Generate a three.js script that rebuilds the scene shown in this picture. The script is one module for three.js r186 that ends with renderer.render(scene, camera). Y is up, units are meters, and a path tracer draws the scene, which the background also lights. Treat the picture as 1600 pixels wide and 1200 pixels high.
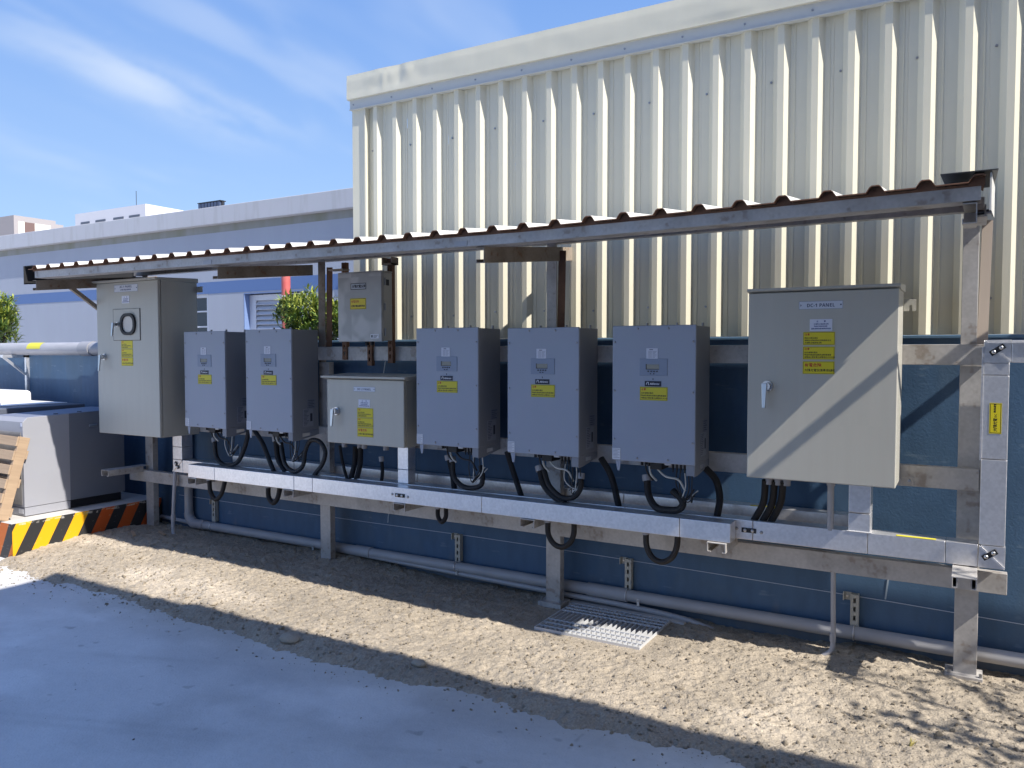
import * as THREE from 'three';
import { RoundedBoxGeometry } from 'three/addons/geometries/RoundedBoxGeometry.js';
import { mergeGeometries } from 'three/addons/utils/BufferGeometryUtils.js';

// ---------------------------------------------------------------- camera, sky, sun, exposure
const scene = new THREE.Scene();
const renderer = new THREE.WebGLRenderer({ antialias: true });
renderer.setSize(1024, 768);
renderer.toneMapping = THREE.LinearToneMapping;
renderer.toneMappingExposure = 1.5;
renderer.shadowMap.enabled = true;
const camera = new THREE.PerspectiveCamera(51.94, 4 / 3, 0.05, 600);
camera.position.set(0, 1.6, 4.55);
camera.lookAt(-0.5035 * 10, 1.6 - 0.0414 * 10, 4.55 - 0.863 * 10);

// seeded noise
let seedState = 1234567;
const rnd = () => { seedState = (seedState * 1664525 + 1013904223) >>> 0; return seedState / 4294967296; };
const rr = (a, b) => a + (b - a) * rnd();
function hash(x, y, s) { let h = Math.imul(x, 374761393) ^ Math.imul(y, 668265263) ^ Math.imul(s, 2147483647 ^ 0x5bd1e995); h = Math.imul(h ^ (h >>> 13), 1274126177); return ((h ^ (h >>> 16)) >>> 0) / 4294967296; }
function vnoise(x, y, s = 1, per = 0) {
  let xi = Math.floor(x), yi = Math.floor(y); const fx = x - xi, fy = y - yi;
  const w = (k) => (per ? ((k % per) + per) % per : k);
  const u = fx * fx * (3 - 2 * fx), v = fy * fy * (3 - 2 * fy);
  const a = hash(w(xi), w(yi), s), b = hash(w(xi + 1), w(yi), s), c = hash(w(xi), w(yi + 1), s), d = hash(w(xi + 1), w(yi + 1), s);
  return a + (b - a) * u + (c - a) * v + (a - b - c + d) * u * v;
}
function fbm(x, y, oct = 4, s = 1, per = 0) { let t = 0, a = 0.5, n = 0; for (let i = 0; i < oct; i++) { t += a * vnoise(x, y, s + i, per); n += a; a *= 0.5; x *= 2; y *= 2; per *= 2; } return t / n; }
const clamp = (x, a = 0, b = 1) => Math.min(b, Math.max(a, x));
const sm = (a, b, x) => { const t = clamp((x - a) / (b - a)); return t * t * (3 - 2 * t); };

const SUN = new THREE.Vector3(1, 1.06, 0.20).normalize();
{
  const W = 1536, H = 768, data = new Float32Array(W * H * 4);
  for (let j = 0; j < H; j++) for (let i = 0; i < W; i++) {
    const u = (i + 0.5) / W, v = (j + 0.5) / H;
    const el = (v - 0.5) * Math.PI, az = (u - 0.5) * 2 * Math.PI;
    const dy = Math.sin(el), ch = Math.cos(el), dx = ch * Math.cos(az), dz = ch * Math.sin(az);
    const h = Math.max(dy, 0);
    const k = Math.pow(1 - Math.min(h, 1), 2.6), hz = Math.exp(-h * 14);
    let r = 0.062 + 0.34 * k + 0.03 * hz, g = 0.175 + 0.41 * k + 0.015 * hz, b = 0.50 + 0.33 * k - 0.11 * hz;
    const cs = dx * SUN.x + dy * SUN.y + dz * SUN.z;
    const gl = 0.35 * Math.pow(Math.max(cs, 0), 6) + 0.5 * Math.pow(Math.max(cs, 0), 60);
    r += gl; g += gl * 0.97; b += gl * 0.9;
    if (dy > 0.02) {   // thin cirrus on a flat layer high above
      const px = dx / (dy + 0.12), pz = dz / (dy + 0.12);
      const wx = px + 0.10 * (fbm(px * 3, pz * 3, 3, 31) - 0.5) + 0.05 * Math.sin(pz * 2.1), wz = pz + 0.3 * (fbm(px * 2, pz * 2, 3, 41) - 0.5);
      const streak = sm(0.32, 0.72, fbm(wx * 11, wz * 2.6, 5, 51)), band = (c, w, z0, z1) => Math.exp(-Math.pow((wx - c) / w, 2)) * sm(z0 + 0.22, z0 - 0.12, wz) * sm(z1 - 0.3, z1 + 0.25, wz);
      const cl = sm(0.02, 0.2, dy) * (0.46 * streak * (band(-1.93, 0.10, -1.2, -1.75) + 0.55 * band(-1.86, 0.26, -1.0, -1.9) + 0.6 * band(-1.5, 0.16, -1.1, -1.75)) + 0.3 * sm(0.5, 0.85, fbm(wx * 4, wz * 1.3, 4, 71)));
      r += (0.56 - r) * cl * 0.75; g += (0.62 - g) * cl * 0.75; b += (0.70 - b) * cl * 0.75;
    }
    if (dy < 0) { const t = sm(0, -0.12, dy); r += (0.2 - r) * t; g += (0.19 - g) * t; b += (0.18 - b) * t; }
    const o = (j * W + i) * 4; data[o] = r; data[o + 1] = g; data[o + 2] = b; data[o + 3] = 1;
  }
  const sky = new THREE.DataTexture(data, W, H, THREE.RGBAFormat, THREE.FloatType);
  sky.mapping = THREE.EquirectangularReflectionMapping; sky.magFilter = THREE.LinearFilter; sky.minFilter = THREE.LinearFilter; sky.needsUpdate = true;
  scene.background = sky; scene.environment = sky;
}
const sun = new THREE.DirectionalLight(new THREE.Color(1, 0.95, 0.87), 4.9);
sun.position.copy(SUN).multiplyScalar(40).add(new THREE.Vector3(-3, 0, 1)); sun.target.position.set(-3, 0, 1);
sun.castShadow = true; sun.shadow.mapSize.set(4096, 4096); sun.shadow.bias = -0.0004;
Object.assign(sun.shadow.camera, { left: -16, right: 16, top: 14, bottom: -14, near: 1, far: 120 });
scene.add(sun, sun.target);

// ---------------------------------------------------------------- helpers
const taken = {};
function numbered(n) { const k = taken[n] || 0; taken[n] = k + 1; return k ? n + '_' + String(k).padStart(3, '0') : n; }
function boxUV(g) {
  g = g.index ? g.toNonIndexed() : g;
  const p = g.attributes.position, n = g.attributes.normal, uv = new Float32Array(p.count * 2);
  for (let i = 0; i < p.count; i += 3) {
    let ax = 0, ay = 0, az = 0; for (let k = 0; k < 3; k++) { ax += Math.abs(n.getX(i + k)); ay += Math.abs(n.getY(i + k)); az += Math.abs(n.getZ(i + k)); }
    for (let k = i; k < i + 3; k++) {
      const x = p.getX(k), y = p.getY(k), z = p.getZ(k);
      if (az >= ax && az >= ay) { uv[2 * k] = x; uv[2 * k + 1] = y; } else if (ax >= ay) { uv[2 * k] = z + 0.37; uv[2 * k + 1] = y; } else { uv[2 * k] = x; uv[2 * k + 1] = z + 0.61; }
    }
  }
  g.setAttribute('uv', new THREE.BufferAttribute(uv, 2)); return g;
}
function merged(geos, keepUV) {
  const list = (Array.isArray(geos) ? geos : [geos]).map((g) => { let q = g.index ? g.toNonIndexed() : g; for (const k of Object.keys(q.attributes)) if (!['position', 'normal', 'color', keepUV ? 'uv' : ''].includes(k)) q.deleteAttribute(k); return q; });
  const g = list.length > 1 ? mergeGeometries(list) : list[0];
  return keepUV ? g : boxUV(g);
}
function obj(name, geos, mat, parent = scene, keepUV = false) {
  const m = new THREE.Mesh(merged(geos, keepUV), mat); m.name = parent === scene ? numbered(name) : name;
  m.castShadow = m.receiveShadow = true; parent.add(m); return m;
}
function share(name, geo, mat, parent, x = 0, y = 0, z = 0) { const m = new THREE.Mesh(geo, mat); m.name = name; m.castShadow = m.receiveShadow = true; m.position.set(x, y, z); parent.add(m); return m; }
function thing(name, label, category, group, [x, y, z] = [0, 0, 0]) {
  const o = new THREE.Group(); o.name = numbered(name); o.position.set(x, y, z); scene.add(o); return tag(o, label, category, group);
}
function tag(o, label, category, group, kind) { o.userData = { label, category }; if (group) o.userData.group = group; if (kind) o.userData.kind = kind; return o; }
function struct(o, label) { o.userData = { kind: 'structure' }; if (label) o.userData.label = label; return o; }
function copy(src, label, [x, y, z]) { const c = src.clone(); c.name = numbered(src.name.replace(/_\d+$/, '')); c.userData = { ...src.userData, label }; c.position.set(x, y, z); scene.add(c); return c; }
// box from extents
const bx = (x0, x1, y0, y1, z0, z1) => { const g = new THREE.BoxGeometry(x1 - x0, y1 - y0, z1 - z0); g.translate((x0 + x1) / 2, (y0 + y1) / 2, (z0 + z1) / 2); return g; };
const rb = (x0, x1, y0, y1, z0, z1, r = 0.004, s = 2) => { const g = new RoundedBoxGeometry(x1 - x0, y1 - y0, z1 - z0, s, r); g.translate((x0 + x1) / 2, (y0 + y1) / 2, (z0 + z1) / 2); return g; };
function cyl(r, h, axis, x, y, z, seg = 14, r2 = r) { const g = new THREE.CylinderGeometry(r2, r, h, seg); if (axis === 'x') g.rotateZ(Math.PI / 2); if (axis === 'z') g.rotateX(Math.PI / 2); g.translate(x, y, z); return g; }
const V = (a) => new THREE.Vector3(a[0], a[1], a[2]);
function tube(pts, r, seg = 10, rad = 8) { return new THREE.TubeGeometry(new THREE.CatmullRomCurve3(pts.map(V), false, 'centripetal'), (pts.length - 1) * seg, r, rad, false); }
function bar(a, b, w, h) { // box bar between two points
  const A = V(a), B = V(b), L = A.distanceTo(B), g = new THREE.BoxGeometry(w, h, L), m = new THREE.Matrix4().lookAt(A, B, new THREE.Vector3(0, 1, 0.001));
  g.applyMatrix4(m); g.translate((A.x + B.x) / 2, (A.y + B.y) / 2, (A.z + B.z) / 2); return g;
}
function extr(pts, depth, bevel = 0, holes = []) {
  const s = new THREE.Shape(pts.map((p) => new THREE.Vector2(p[0], p[1])));
  for (const h of holes) s.holes.push(new THREE.Path(h.map((p) => new THREE.Vector2(p[0], p[1]))));
  return new THREE.ExtrudeGeometry(s, { depth, bevelEnabled: bevel > 0, bevelSize: bevel, bevelThickness: bevel, bevelSegments: 2, curveSegments: 8 });
}
const rectPts = (x0, x1, y0, y1) => [[x0, y0], [x1, y0], [x1, y1], [x0, y1]];

// ---------------------------------------------------------------- textures
function dataTex(w, h, f, rep = 1, srgb = true) {
  const d = new Uint8Array(w * h * 4);
  for (let j = 0; j < h; j++) for (let i = 0; i < w; i++) { const c = f(i / w, j / h), o = (j * w + i) * 4; for (let k = 0; k < 3; k++) d[o + k] = clamp(c[k]) * 255; d[o + 3] = 255; }
  const t = new THREE.DataTexture(d, w, h, THREE.RGBAFormat); t.wrapS = t.wrapT = THREE.RepeatWrapping; t.magFilter = THREE.LinearFilter; t.minFilter = THREE.LinearMipmapLinearFilter; t.generateMipmaps = true;
  if (srgb) t.colorSpace = THREE.SRGBColorSpace; t.repeat.set(rep, rep); t.needsUpdate = true; return t;
}
const enc = (l) => (l <= 0.0031308 ? 12.92 * l : 1.055 * Math.pow(l, 1 / 2.4) - 0.055);
const lin = (c, m) => [enc(c[0] * m), enc(c[1] * m), enc(c[2] * m)];
const mixc = (a, b, t) => [a[0] + (b[0] - a[0]) * t, a[1] + (b[1] - a[1]) * t, a[2] + (b[2] - a[2]) * t];
const grain = dataTex(256, 256, (u, v) => { const n = fbm(u * 32, v * 32, 4, 5, 32); return [n, n, n]; }, 4, false);
function mat(color, roughness, o = {}) { const m = new THREE.MeshStandardMaterial({ roughness, ...o }); if (color) m.color.setRGB(...color); return m; }
// worn metals: blotches, runs and marks
function metalMap(base, dark, rust, amt, seed, stretchX = 4, stretchY = 10) {
  return dataTex(512, 512, (u, v) => {
    const b = fbm(u * 6, v * 6, 5, seed, 6), st = fbm(u * stretchX * 4, v * stretchY * 1.0, 4, seed + 7, 0 || 4), sp = fbm(u * 24, v * 24, 3, seed + 13, 24);
    let c = mixc(base, dark, sm(0.4, 0.75, b) * 0.7 + 0.25 * st);
    c = mixc(c, rust, amt * sm(0.62, 0.8, sp * 0.6 + b * 0.45));
    return lin(c, 0.9 + 0.2 * fbm(u * 64, v * 64, 2, seed + 21, 64));
  }, 1.3);
}
const M = {};
M.steel = mat(null, 0.55, { map: metalMap([0.50, 0.48, 0.46], [0.38, 0.36, 0.345], [0.20, 0.15, 0.11], 0.55, 101), metalness: 0.15 });
M.rusty = mat(null, 0.75, { map: metalMap([0.34, 0.285, 0.225], [0.22, 0.175, 0.13], [0.22, 0.12, 0.065], 0.9, 131), metalness: 0.1 });
M.brown = mat(null, 0.85, { map: metalMap([0.22, 0.115, 0.066], [0.13, 0.07, 0.045], [0.09, 0.05, 0.03], 0.6, 151) });
M.tray = mat(null, 0.34, { map: metalMap([0.82, 0.81, 0.82], [0.775, 0.775, 0.79], [0.74, 0.74, 0.755], 0.3, 171, 1, 3), metalness: 0.75 });
M.chrome = mat([0.6, 0.6, 0.61], 0.3, { metalness: 1 });
M.bolt = mat([0.35, 0.35, 0.36], 0.35, { metalness: 0.8 });
M.darkmetal = mat([0.035, 0.036, 0.04], 0.5, { metalness: 0.3 });
M.black = mat([0.012, 0.012, 0.014], 0.55);
M.rubber = mat([0.014, 0.014, 0.016], 0.48, { bumpMap: dataTex(32, 8, (u) => { const n = 0.5 + 0.5 * Math.sin(u * 2 * Math.PI); return [n, n, n]; }, 1, false), bumpScale: 0.002 });
M.rubber.bumpMap.repeat.set(60, 1);
M.siding = mat(null, 0.42, { map: dataTex(256, 512, (u, v) => { const n = fbm(u * 10, v * 5, 4, 201, 5), s = fbm(u * 40, v * 3, 3, 207, 0); return lin([0.69, 0.655, 0.525], 0.94 + 0.07 * n + 0.03 * s); }, 0.7) });
M.bluewall = mat(null, 0.6, { map: dataTex(1024, 1024, (u, v) => {
  const n = fbm(u * 5, v * 5, 5, 221, 5), s = fbm(u * 20, v * 90, 3, 227, 20), w = fbm(u * 60, v * 20, 3, 231, 20);
  let c = mixc([0.052, 0.112, 0.205], [0.068, 0.138, 0.24], n); const y = v > 0.8 ? 0 : v / 0.45; c = mixc(c, [0.20, 0.19, 0.17], 0.5 * sm(0.16, 0.0, y + 0.16 * (fbm(u * 24, v * 6, 4, 235, 24) - 0.5))); c = mixc(c, [0.075, 0.13, 0.20], 0.5 * sm(0.55, 0.62, fbm(u * 9, v * 3, 2, 237, 9))); c = mixc(c, [0.2, 0.28, 0.36], 0.35 * sm(0.74, 0.9, s)); return lin(c, 0.9 + 0.2 * w);
}, 0.45), bumpMap: grain, bumpScale: 0.0007 });
M.inverter = mat(null, 0.42, { map: dataTex(256, 256, (u, v) => lin([0.31, 0.345, 0.425], 0.97 + 0.06 * fbm(u * 4, v * 4, 3, 241, 4)), 1) });
M.inverterside = mat([0.225, 0.24, 0.275], 0.5);  // same paint as the front cover, shade of the sides put into the colour
M.cabinet = mat(null, 0.33, { map: dataTex(256, 256, (u, v) => lin([0.475, 0.46, 0.405], 0.93 + 0.07 * fbm(u * 3, v * 3, 4, 251, 3) + 0.06 * fbm(u * 40, v * 2, 3, 257, 0)), 0.8) });
M.gasket = mat([0.05, 0.052, 0.055], 0.7);
M.pvc = mat(null, 0.42, { map: dataTex(256, 256, (u, v) => lin([0.40, 0.395, 0.41], 0.88 + 0.2 * fbm(u * 5, v * 5, 4, 261, 5)), 1.5) });
M.pvcdark = mat([0.30, 0.30, 0.32], 0.45);
M.gen = mat(null, 0.45, { map: dataTex(256, 256, (u, v) => lin([0.33, 0.335, 0.37], 0.95 + 0.08 * fbm(u * 4, v * 4, 4, 271, 4)), 0.7) });
M.gendark = mat([0.10, 0.115, 0.15], 0.5);
M.genmetal = mat(null, 0.4, { map: metalMap([0.36, 0.345, 0.33], [0.25, 0.235, 0.225], [0.2, 0.19, 0.18], 0.4, 281, 2, 2), metalness: 0.3 });
M.white = mat([0.74, 0.74, 0.75], 0.5);
M.paper = mat([0.62, 0.63, 0.66], 0.7);
M.roofsheet = mat(null, 0.45, { map: dataTex(256, 256, (u, v) => lin([0.66, 0.65, 0.62], 0.85 + 0.2 * fbm(u * 6, v * 6, 4, 291, 6)), 1) });
M.roofunder = mat([0.20, 0.10, 0.06], 0.8);
M.lbwall = mat(null, 0.75, { map: dataTex(512, 512, (u, v) => { const n = fbm(u * 4, v * 4, 5, 301, 4), s = fbm(u * 30, v * 4, 4, 305, 0); return lin([0.325, 0.355, 0.425], 0.9 + 0.12 * n + 0.06 * s); }, 0.18) });
M.lbparapet = mat(null, 0.75, { map: dataTex(512, 256, (u, v) => { const n = fbm(u * 6, v * 6, 5, 311, 6), s = sm(0.5, 0.8, fbm(u * 46, v * 5, 4, 315, 0)); return lin(mixc([0.46, 0.47, 0.51], [0.36, 0.36, 0.37], 0.35 * s + 0.3 * n), 1); }, 0.2) });
M.shadestain = mat(null, 0.9, { map: dataTex(512, 64, (u, v) => lin(mixc([0.28, 0.29, 0.31], [0.20, 0.205, 0.16], fbm(u * 14, v * 3, 4, 321, 0)), 1), 0.25) });  // olive band below the parapet: its shade and stain painted into one colour
M.bluestripe = mat([0.09, 0.16, 0.34], 0.7);
M.revealblue = mat([0.16, 0.235, 0.43], 0.7);
M.alu = mat([0.52, 0.54, 0.60], 0.45, { metalness: 0.2 });
M.glassdark = mat([0.03, 0.035, 0.05], 0.12);
M.redpipe = mat(null, 0.5, { map: dataTex(128, 256, (u, v) => lin(mixc([0.55, 0.075, 0.07], [0.60, 0.22, 0.20], fbm(u * 5, v * 9, 4, 331, 0)), 1), 1) });
M.wood = mat(null, 0.8, { map: dataTex(512, 512, (u, v) => { const g = fbm(u * 3, v * 60, 4, 341, 0), n = fbm(u * 8, v * 8, 3, 345, 8); return lin(mixc([0.50, 0.36, 0.235], [0.33, 0.23, 0.15], g * 0.7 + n * 0.3), 1); }, 1.6) });
M.concrete = mat(null, 0.8, { vertexColors: true, map: dataTex(1024, 1024, (u, v) => { const n = fbm(u * 6, v * 6, 6, 351, 6), f = fbm(u * 120, v * 120, 2, 357, 120), sp = fbm(u * 40, v * 40, 2, 361, 40); return lin([0.62, 0.615, 0.61], 0.86 + 0.18 * n + 0.08 * f - 0.25 * sm(0.82, 0.92, sp)); }, 0.4), bumpMap: grain, bumpScale: 0.002 });
M.slab = mat(null, 0.85, { map: dataTex(512, 512, (u, v) => lin([0.56, 0.54, 0.52], 0.85 + 0.22 * fbm(u * 8, v * 8, 5, 371, 8)), 0.8) });
M.dirt = mat(null, 0.95, { vertexColors: true, map: dataTex(1024, 1024, (u, v) => { const n = fbm(u * 14, v * 14, 5, 381, 14), f = fbm(u * 150, v * 150, 3, 387, 150); return lin(mixc([0.385, 0.328, 0.255], [0.285, 0.243, 0.19], n), 0.66 + 0.62 * f); }, 0.9), bumpMap: dataTex(1024, 1024, (u, v) => { const n = 0.5 * fbm(u * 60, v * 60, 4, 391, 60) + 0.5 * fbm(u * 180, v * 180, 3, 397, 180); return [n, n, n]; }, 0.9, false), bumpScale: 0.009 });
M.clod = mat([0.37, 0.315, 0.245], 0.95, { bumpMap: grain, bumpScale: 0.004 });
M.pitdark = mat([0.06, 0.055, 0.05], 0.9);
M.leaf = mat([0.10, 0.17, 0.03], 0.6, { side: THREE.DoubleSide });
M.leaflight = mat([0.33, 0.37, 0.06], 0.55, { side: THREE.DoubleSide });  // leaf tone brightened to stand for sunlight
M.bark = mat([0.12, 0.09, 0.065], 0.9);
M.wire = mat([0.02, 0.02, 0.022], 0.5);
M.wirewhite = mat([0.55, 0.55, 0.52], 0.5);
M.farwhite = mat([0.66, 0.65, 0.68], 0.8);
M.fargrey = mat([0.34, 0.31, 0.31], 0.8);
M.farbrown = mat([0.16, 0.10, 0.09], 0.7);
M.farcream = mat([0.72, 0.70, 0.60], 0.7);
M.cleardoor = mat([0.62, 0.58, 0.52], 0.35);

// ---------------------------------------------------------------- printed labels
const GL = { // strokes on a 10 x 10 grid (y down) for the characters on the labels
  注: '1,1 2,2;0,4 1,5;0,9 2,6;6,0 7,1;3,3 10,3;4,6 9,6;3,9.5 10,9.5;6.5,3 6.5,9.5', 意: '5,0 5,1;1,1 9,1;3,2 4,3;7,2 6,3;0,3.2 10,3.2;2,4.5 8,4.5;2,6 8,6;2,7.3 8,7.3;2,4.5 2,7.3;8,4.5 8,7.3;1,8.5 1,9.7;3,8.5 4,9.8;4,9.8 7,9.8;9,8.5 9.5,9.7',
  有: '0,2 10,2;4,0 1,7;3,4 8,4;3,4 3,10;8,4 8,10;3,6 8,6;3,8 8,8', 電: '1,0.5 9,0.5;0,2 10,2;0,2 0,4;10,2 10,4;5,0 5,4;2,3 4,3;6,3 8,3;2,5 8,5;2,6.6 8,6.6;2,8.2 8,8.2;2,5 2,8.2;8,5 8,8.2;5,5 5,9.6;5,9.6 9.6,9.6',
  危: '4,0 1,3;3,1 7,1;7,1 6,3;1,3 10,3;2,3 0,10;4,5 8,5;8,5 8,7;4,5 4,9.5;4,9.5 9.5,9.5', 險: '0,0.5 0,10;0,0.5 3,0.5;3,0.5 2,4;2,4 3,6;6.5,0 3,4;6.5,0 10,4;5,4 8.5,4;4,5 6,5;4,5 4,7;6,5 6,7;4,7 6,7;7,5 9,5;7,5 7,7;9,5 9,7;7,7 9,7;5,7.5 4,10;8,7.5 10,10',
  太: '0,3 10,3;5,0 5,4;5,4 0,10;5,4 10,10;4,8 5.5,9.5', 陽: '0,0.5 0,10;0,0.5 3,0.5;3,0.5 2,4;2,4 3,6;5,0.5 9,0.5;5,2 9,2;5,3.5 9,3.5;5,0.5 5,3.5;9,0.5 9,3.5;4,5 10,5;5,6.5 9.5,6.5;9.5,6.5 9,10;6,6.5 4,9;8,7 6,10', 光: '5,0 5,4;2,1 3,3;8,1 7,3;0,4 10,4;4,4 1,10;6,4 6,9.5;6,9.5 10,9.5',
  專: '1,1 9,1;5,0 5,5.5;2,2.2 8,2.2;2,3.5 8,3.5;2,2.2 2,5;8,2.2 8,5;1,5.3 9,5.3;0,7 10,7;7,6 7,10;3,8 4,9', 用: '1.5,1 8.5,1;1.5,1 1,10;8.5,1 8.5,10;1.5,4 8.5,4;1.5,7 8.5,7;5,1 5,10', 線: '3,0 1,2;1,2 3,3;3,3 0,5.5;0,5.5 4,5.5;2,5.5 2,10;0,7 0,9;4,7 4,9;6,1 9,1;6,1 6,4.5;9,1 9,4.5;6,2.7 9,2.7;6,4.5 9,4.5;7.5,4.5 7.5,10;5,6 7,6;7,6 5,9.5;10,5 8,7;8,6 10,9.5',
  槽: '0,3 4,3;2,0 2,10;2,4 0,7;2,4 4,6;5,1.5 10,1.5;6.5,0 6.5,5;8.5,0 8.5,5;5,3 10,3;5,5 10,5;6,6.5 9,6.5;6,8 9,8;6,9.8 9,9.8;6,6.5 6,9.8;9,6.5 9,9.8', 設: '1,0.5 3,0.5;0,2 4,2;1,4 3,4;1,5.5 3,5.5;1,7 3,7;1,9.5 3,9.5;1,7 1,9.5;3,7 3,9.5;6,1 9,1;6,1 5,4;9,1 9,4;5,5.5 9,5.5;9,5.5 5,10;6,6 10,10', 備: '2,0 0,4;1,3 1,10;3,1.5 10,1.5;5,0 5,3;8,0 8,3;3,3.2 10,3.2;4,5 9,5;4,5 3.5,10;9,5 9,10;4,7 9,7;6.5,5 6.5,10',
};
const CH = Object.keys(GL).filter((c) => c.length === 1);
function han(g, ch, x, y, s, w) { g.lineWidth = w; g.beginPath(); for (const st of GL[ch].split(';')) { const [a, b] = st.split(' ').map((p) => p.split(',').map(Number)); g.moveTo(x + a[0] * s / 10, y + a[1] * s / 10); g.lineTo(x + b[0] * s / 10, y + b[1] * s / 10); } g.stroke(); }
function hanLine(g, str, x, y, s, w, color, gap = 1.15) { g.strokeStyle = color; for (let i = 0; i < str.length; i++) if (GL[str[i]]) han(g, str[i], x + i * s * gap, y, s, w); }
function canvasMat(w, h, draw, rough = 0.5) {
  const c = document.createElement('canvas'); c.width = w; c.height = h; const g = c.getContext('2d'); draw(g, w, h);
  const t = new THREE.CanvasTexture(c); t.colorSpace = THREE.SRGBColorSpace; t.anisotropy = 8; return new THREE.MeshStandardMaterial({ map: t, roughness: rough });
}
const YEL = '#d9c81e';
function fillBg(g, w, h, c) { g.fillStyle = c; g.fillRect(0, 0, w, h); }
const someHan = (k, n) => { let s = ''; for (let i = 0; i < n; i++) s += CH[(k * 7 + i * 5 + i * i) % CH.length]; return s; };
function warnBlock(g, x, y, w, h, kind) {
  g.strokeStyle = '#1a1a10'; g.lineWidth = 3; g.strokeRect(x + 6, y + 6, w - 12, h - 12);
  if (kind < 2) {
    hanLine(g, kind ? '注意' : '注意', x + 16, y + 14, h * 0.17, 3.4, '#a82010'); g.fillStyle = '#a82010'; g.fillRect(x + 16 + h * 0.5, y + 20, 4, 4);
    const L = [7, 14, kind ? 16 : 9]; for (let i = 0; i < 3; i++) hanLine(g, someHan(i + kind * 3 + 1, L[i]), x + 16, y + h * (0.40 + 0.18 * i), h * 0.125, 2.2, '#22200c', 1.1);
  } else { hanLine(g, '有電危險', x + 20, y + h * 0.16, h * 0.27, 5, '#b02a10'); hanLine(g, '太陽光電設備專用線槽', x + 18, y + h * 0.60, h * 0.2, 3.4, '#151408', 1.12); }
}
const L = {};
L.warn3 = [0, 1, 2].map((k) => canvasMat(320, 140, (g, w, h) => { fillBg(g, w, h, YEL); warnBlock(g, 0, 0, w, h, k); }));
L.warnInv = canvasMat(320, 150, (g, w, h) => { fillBg(g, w, h, '#cfc22a'); warnBlock(g, 0, 0, w, h, 1); });
L.notice = canvasMat(224, 128, (g, w, h) => { fillBg(g, w, h, '#d5d8e4'); hanLine(g, '注', 66, 14, 20, 2.6, '#2a3a78'); hanLine(g, '意', 140, 14, 20, 2.6, '#2a3a78'); hanLine(g, someHan(3, 9), 40, 46, 15, 2, '#24346c', 1.1); hanLine(g, someHan(5, 8), 44, 70, 15, 2, '#24346c', 1.1); hanLine(g, someHan(8, 11), 16, 96, 16, 2.6, '#24346c', 1.1); });
function plate(text, sub) { return canvasMat(384, sub ? 90 : 76, (g, w, h) => { fillBg(g, w, h, '#cdd2dc'); g.strokeStyle = '#8b93a3'; g.lineWidth = 4; g.strokeRect(2, 2, w - 4, h - 4); g.fillStyle = '#1d2a52'; g.textAlign = 'center'; g.textBaseline = 'middle'; g.font = (sub ? 'bold 36px' : 'bold 44px') + ' sans-serif'; g.fillText(text, w / 2, sub ? 28 : h / 2 + 2); if (sub) hanLine(g, '太陽光電設備專用', 100, 54, 20, 2.4, '#1d2a52', 1.12); g.beginPath(); g.moveTo(14, h / 2 - 12); g.lineTo(24, h / 2); g.lineTo(14, h / 2 + 12); g.fill(); g.beginPath(); g.arc(w - 18, h / 2, 7, 0, 7); g.fill(); }); }
L.dc1 = plate('DC-1 PANEL'); L.dc2 = plate('DC-2 PANEL'); L.ac1 = plate('AC-1 PANEL', true);
L.brand = canvasMat(256, 84, (g, w, h) => { fillBg(g, w, h, '#141b33'); g.strokeStyle = '#e6e9f2'; g.lineWidth = 8; g.beginPath(); g.moveTo(24, 58); g.quadraticCurveTo(34, 16, 50, 18); g.quadraticCurveTo(66, 22, 56, 46); g.lineTo(66, 62); g.stroke(); g.fillStyle = '#e6e9f2'; g.font = 'bold italic 40px sans-serif'; g.fillText('Ablerex', 78, 58); });
L.sheet = canvasMat(128, 160, (g, w, h) => { fillBg(g, w, h, '#c9ccd8'); g.fillStyle = '#4a5068'; g.fillRect(34, 16, 40, 12); for (let i = 0; i < 6; i++) { g.fillRect(22, 46 + i * 18, 40, 4); g.fillRect(70, 46 + i * 18, 44 - (i % 3) * 8, 4); } });
L.serial = canvasMat(128, 160, (g, w, h) => { fillBg(g, w, h, '#cfd2da'); g.fillStyle = '#6a7080'; for (let i = 0; i < 7; i++) g.fillRect(12, 14 + i * 20, 104 - (i % 2) * 30, 5); });
L.rating = canvasMat(128, 224, (g, w, h) => { fillBg(g, w, h, '#8f94a2'); g.fillStyle = '#2b303c'; for (let i = 0; i < 12; i++) g.fillRect(10, 12 + i * 17, 62 - (i % 4) * 9, 5); g.fillRect(88, 60, 28, 100); });
L.ratingtop = canvasMat(96, 112, (g, w, h) => { fillBg(g, w, h, '#7d8392'); g.fillStyle = '#3a4050'; for (let i = 0; i < 5; i++) g.fillRect(10, 12 + i * 20, 76 - (i % 2) * 18, 6); });
L.boxplate = canvasMat(224, 72, (g, w, h) => { fillBg(g, w, h, '#aeb2b8'); g.strokeStyle = '#16181e'; g.lineWidth = 7; g.strokeRect(4, 4, w - 8, h - 8); hanLine(g, '太陽光電設備', 18, 18, 34, 5, '#14161c', 0.95); });
L.boxwarn = canvasMat(240, 128, (g, w, h) => { fillBg(g, w, h, '#d6bf28'); g.strokeStyle = '#2a2410'; g.lineWidth = 4; g.strokeRect(6, 6, w - 12, h - 12); hanLine(g, '有電危險', 18, 24, 28, 4, '#b0641c', 1.05); hanLine(g, '太陽光電設備專用線', 16, 78, 22, 3.4, '#1c190c', 1.04); });
L.boxtag = canvasMat(96, 40, (g, w, h) => { fillBg(g, w, h, '#d4d6da'); g.fillStyle = '#20242c'; g.fillRect(8, 8, 18, 24); for (let i = 0; i < 3; i++) g.fillRect(34, 9 + i * 10, 52 - i * 8, 4); });
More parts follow.
